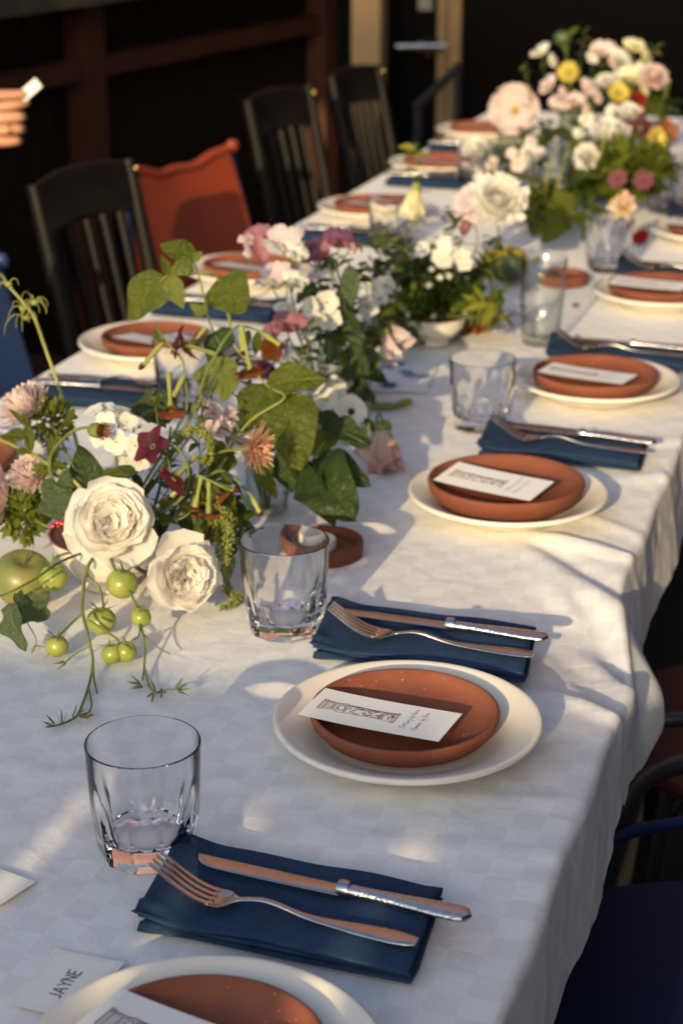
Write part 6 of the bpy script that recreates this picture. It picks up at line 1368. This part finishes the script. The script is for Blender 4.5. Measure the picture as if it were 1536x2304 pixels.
# fine greenery between the larger stems
SM1 = leaf_mesh('sm1', 'leaf', .42, .7, .85, .2, .25, nu=6, nv=4); SM2 = leaf_mesh('sm2', 'dark_leaf', .46, .7, .85, .2, .3, nu=6, nv=4); SM3 = leaf_mesh('sm3', 'lime', .36, .7, .85, .2, .3, nu=6, nv=4); SM4 = leaf_mesh('sm4', 'grey_leaf', .40, .7, .85, .2, .2, nu=6, nv=4)
for i, (pts, ms, n, sz, lab) in enumerate((
    ([BWT, (-0.675,1.58,0.849), (-0.7,1.62,0.89), (-0.723,1.66,0.923)], [SM1, SM2], 22, (.014, .026), 'fine leafy stem rising behind the maroon stars'),
    ([BWT, (-0.659,1.6,0.844), (-0.673,1.66,0.88), (-0.692,1.72,0.924)], [SM1, SM3], 24, (.014, .026), 'fine yellow-green stem between the maroon stars and the big leaves'),
    ([BWT, (-0.645,1.6,0.841), (-0.643,1.66,0.873), (-0.64,1.7,0.91)], [SM1, SM4], 24, (.014, .026), 'fine grey-green stem behind the strawflower'),
    ([BWT, (-0.699,1.58,0.837), (-0.722,1.6,0.847), (-0.721,1.62,0.859)], [SM2, SM1], 20, (.014, .028), 'small leafy stem under the white phlox'),
    ([BWT, (-0.658,1.56,0.825), (-0.643,1.57,0.832), (-0.615,1.57,0.812), (-0.597,1.57,0.8)], [SM2, SM4], 24, (.016, .030), 'leafy stem trailing right behind the smaller rose'),
    ([BWT, (-0.697,1.54,0.813), (-0.677,1.55,0.831), (-0.665,1.58,0.855)], [SM2, SM1], 20, (.016, .030), 'leafy stem between the two white roses'),
    ([BWT, (-0.644,1.62,0.829), (-0.62,1.62,0.817), (-0.599,1.6,0.793)], [SM1, SM4, SM2], 24, (.016, .030), 'leafy stem falling left of the second tumbler'),
    ([BWT, (-0.783,1.58,0.823), (-0.815,1.62,0.869), (-0.837,1.66,0.894)], [SM2, SM1], 22, (.014, .024), 'fine leafy stem among the pink asters'),
    ([(-0.652,1.802,0.752), (-0.646,1.78,0.836), (-0.67,1.8,0.904), (-0.68,1.8,0.938)], [SM1, SM4], 24, (.016, .030), 'fine leafy stem from the nearest bud vase'),
    ([(-0.693,2.022,0.752), (-0.668,1.95,0.836), (-0.663,1.98,0.882), (-0.658,1.98,0.926)], [SM1, SM2], 26, (.016, .032), 'fine leafy stem below the white sweet pea'),
    ([(-0.69,2.119,0.752), (-0.664,2.05,0.836), (-0.682,2.08,0.9), (-0.696,2.08,0.943)], [SM4, SM2], 26, (.016, .032), 'dark leafy stem behind the low mauve sweet peas'),
    ([(-0.69,2.119,0.752), (-0.656,2.08,0.828), (-0.66,2.12,0.88), (-0.652,2.14,0.933), (-0.641,2.14,0.962)], [SM2, SM4, SM1], 30, (.018, .034), 'leafy stem arching over the printed paper'),
    ([(-0.693,2.277,0.752), (-0.664,2.22,0.819), (-0.657,2.28,0.871), (-0.651,2.3,0.922)], [SM1, SM2], 28, (.018, .034), 'leafy stem between the bud vases and the herb bowl'),
    ([(-0.739,2.559,0.752), (-0.691,2.42,0.842), (-0.683,2.46,0.885), (-0.674,2.46,0.924)], [SM1, SM4], 26, (.018, .034), 'leafy stem left of the herb bowl'),
    ([CBT, (-0.711,2.56,0.849), (-0.732,2.56,0.894), (-0.746,2.56,0.913)], [SM1, SM3], 26, (.018, .034), 'green spray leaning left from the herb bowl'),
    ([CBT, (-0.654,2.6,0.858), (-0.653,2.62,0.907), (-0.652,2.64,0.937)], [SM2, SM1], 26, (.018, .034), 'green spray rising left of the white dahlia'),
    ([CBT, (-0.619,2.6,0.833), (-0.602,2.64,0.873), (-0.594,2.66,0.896)], [SM2, SM1], 28, (.018, .036), 'green spray under the white dahlia'),
    ([tuple(V1), (-0.638,3.1,0.854), (-0.674,3.15,0.882)], [SM1, SM2], 24, (.022, .040), 'green spray behind the white dahlia'),
    ([tuple(V3), (-0.798,3.6,0.817), (-0.827,3.6,0.869)], [SM4, SM1], 24, (.022, .040), 'grey-green spray by the far left plates'),
    ([tuple(V3), (-0.777,3.75,0.866), (-0.779,3.8,0.887)], [SM4, SM2], 22, (.022, .040), 'grey-green spray right under the poppy'),
    ([tuple(V2), (-0.624,3.75,0.865), (-0.631,3.8,0.921)], [SM1, SM4], 26, (.022, .042), 'green spray between the white blossoms'),
    ([tuple(V4), (-0.489,3.6,0.876), (-0.464,3.65,0.913)], [SM1, SM3], 26, (.022, .042), 'lime spray at the right edge of the far flowers'))):
    fill('leaf_spray', lab, pts, ms, n, sz, 100 + i)
LB = petal_mesh('lb', 'lilac', .95, .1, .05, .05, .05, 5, .05, .2, .6, .3, 0, 5, 4, 3)
def blossom_spray(label, base, tips, m, R, seed):
    t = plant('blossom_spray', label, 'flower', base); R_ = random.Random(seed)
    for p in tips:
        ax = V((R_.uniform(-.6, .6), -.8, R_.uniform(-.1, .6))); floret(t, m, p, ax, 5, R * R_.uniform(.8, 1.2), .2, 'straw_stem', .1, 'petal', R_.random() * 6)
        stem(t, [p, V(p).lerp(V(base), .4) + V((0, .01, .02)), base], .0008)
    return t
WB = petal_mesh('wb', 'white', .95, .12, .08, .05, .05, 5, .05, .2, .6, .3, 0, 5, 4, 3); PB = petal_mesh('pb', 'pale_pink', .95, .12, .08, .05, .05, 5, .05, .2, .6, .3, 0, 5, 4, 3)
blossom_spray('small white blossoms below the white sweet pea, between the bud vases', (-0.69,2.119,0.752), [(-0.684,2.06,0.921), (-0.672,2.05,0.908), (-0.683,2.04,0.901), (-0.671,2.08,0.923), (-0.665,2.08,0.901), (-0.665,2,0.844), (-0.644,2.04,0.829), (-0.652,2.02,0.817)], WB, .015, 3)
blossom_spray('small pale blossoms behind the hanging leaf', (-0.693,2.277,0.752), [(-0.652,2.22,0.909), (-0.649,2.24,0.893), (-0.655,2.2,0.89), (-0.652,2.28,0.902), (-0.651,2.3,0.882)], WB, .014, 5)
blossom_spray('small lilac-white blossoms between the nearest vase and the maroon stars', (-0.652,1.802,0.752), [(-0.689,1.74,0.879), (-0.679,1.74,0.865), (-0.672,1.75,0.873), (-0.69,1.73,0.867), (-0.665,1.75,0.851)], LB, .016, 7)
blossom_spray('small blush blossoms by the far glass vases', tuple(V3), [(-0.823,3.55,0.824), (-0.804,3.58,0.846), (-0.772,3.6,0.867), (-0.758,3.6,0.845), (-0.753,3.7,0.875), (-0.738,3.7,0.853)], PB, .016, 9)
blossom_spray('loose white blossoms in the middle of the far flowers', tuple(V2), [(-0.658,3.8,0.91), (-0.634,3.8,0.893), (-0.676,3.8,0.882), (-0.616,3.85,0.924), (-0.681,3.95,1.02), (-0.604,3.92,0.998), (-0.569,3.9,1.01)], WB, .015, 11)
fill('lime_spray', 'bright lime spray hanging over the edge of the herb bowl toward the ribbed glass', [CBT, (-0.604,2.54,0.821), (-0.568,2.5,0.82), (-0.577,2.631,0.764)], [SM3, SM1], 30, (.02, .04), 160)
fill('lime_spray', 'bright lime spray left of the gourd', [CBT, (-0.613,2.6,0.847), (-0.591,2.62,0.864), (-0.575,2.64,0.881)], [SM3, SM1, SM2], 30, (.02, .04), 161)
fill('lime_spray', 'lime spray between the hanging leaf and the blush bell flower', [(-0.693,2.277,0.752), (-0.652,2.2,0.826), (-0.646,2.22,0.869), (-0.639,2.22,0.887)], [SM3, SM1], 26, (.018, .03), 162)

for i, (pts, lab) in enumerate((([tuple(V5), (-0.701,3.92,0.958), (-0.701,3.95,1.037), (-0.695,3.95,1.084)], 'wispy stem standing above the far flowers against the dark wall'), ([tuple(V2), (-0.602,3.9,0.945), (-0.554,3.92,1.027), (-0.528,3.92,1.059)], 'wispy stem leaning right above the far flowers'), ([tuple(V3), (-0.797,3.88,0.912), (-0.808,3.9,0.974), (-0.816,3.9,1.011)], 'wispy stem above the pink poppy'))):
    fill('wispy_sprig', lab, pts, [SM3, SM4], 14, (.014, .028), 200 + i)

op = plant('orange_petal', 'tiny orange petal on the cloth by the tip of the tomato truss', 'petal', (-0.623,1.268,0.754))
leaf(op, petal_mesh('tip', 'orange_p', .5, .3, .15, 0, .02, 5, 0, .4, .6, .25, .1, 5, 4, 5), (-0.625,1.266,0.754), (-0.617,1.266,0.756), (0, -.3, 1), 'petal')
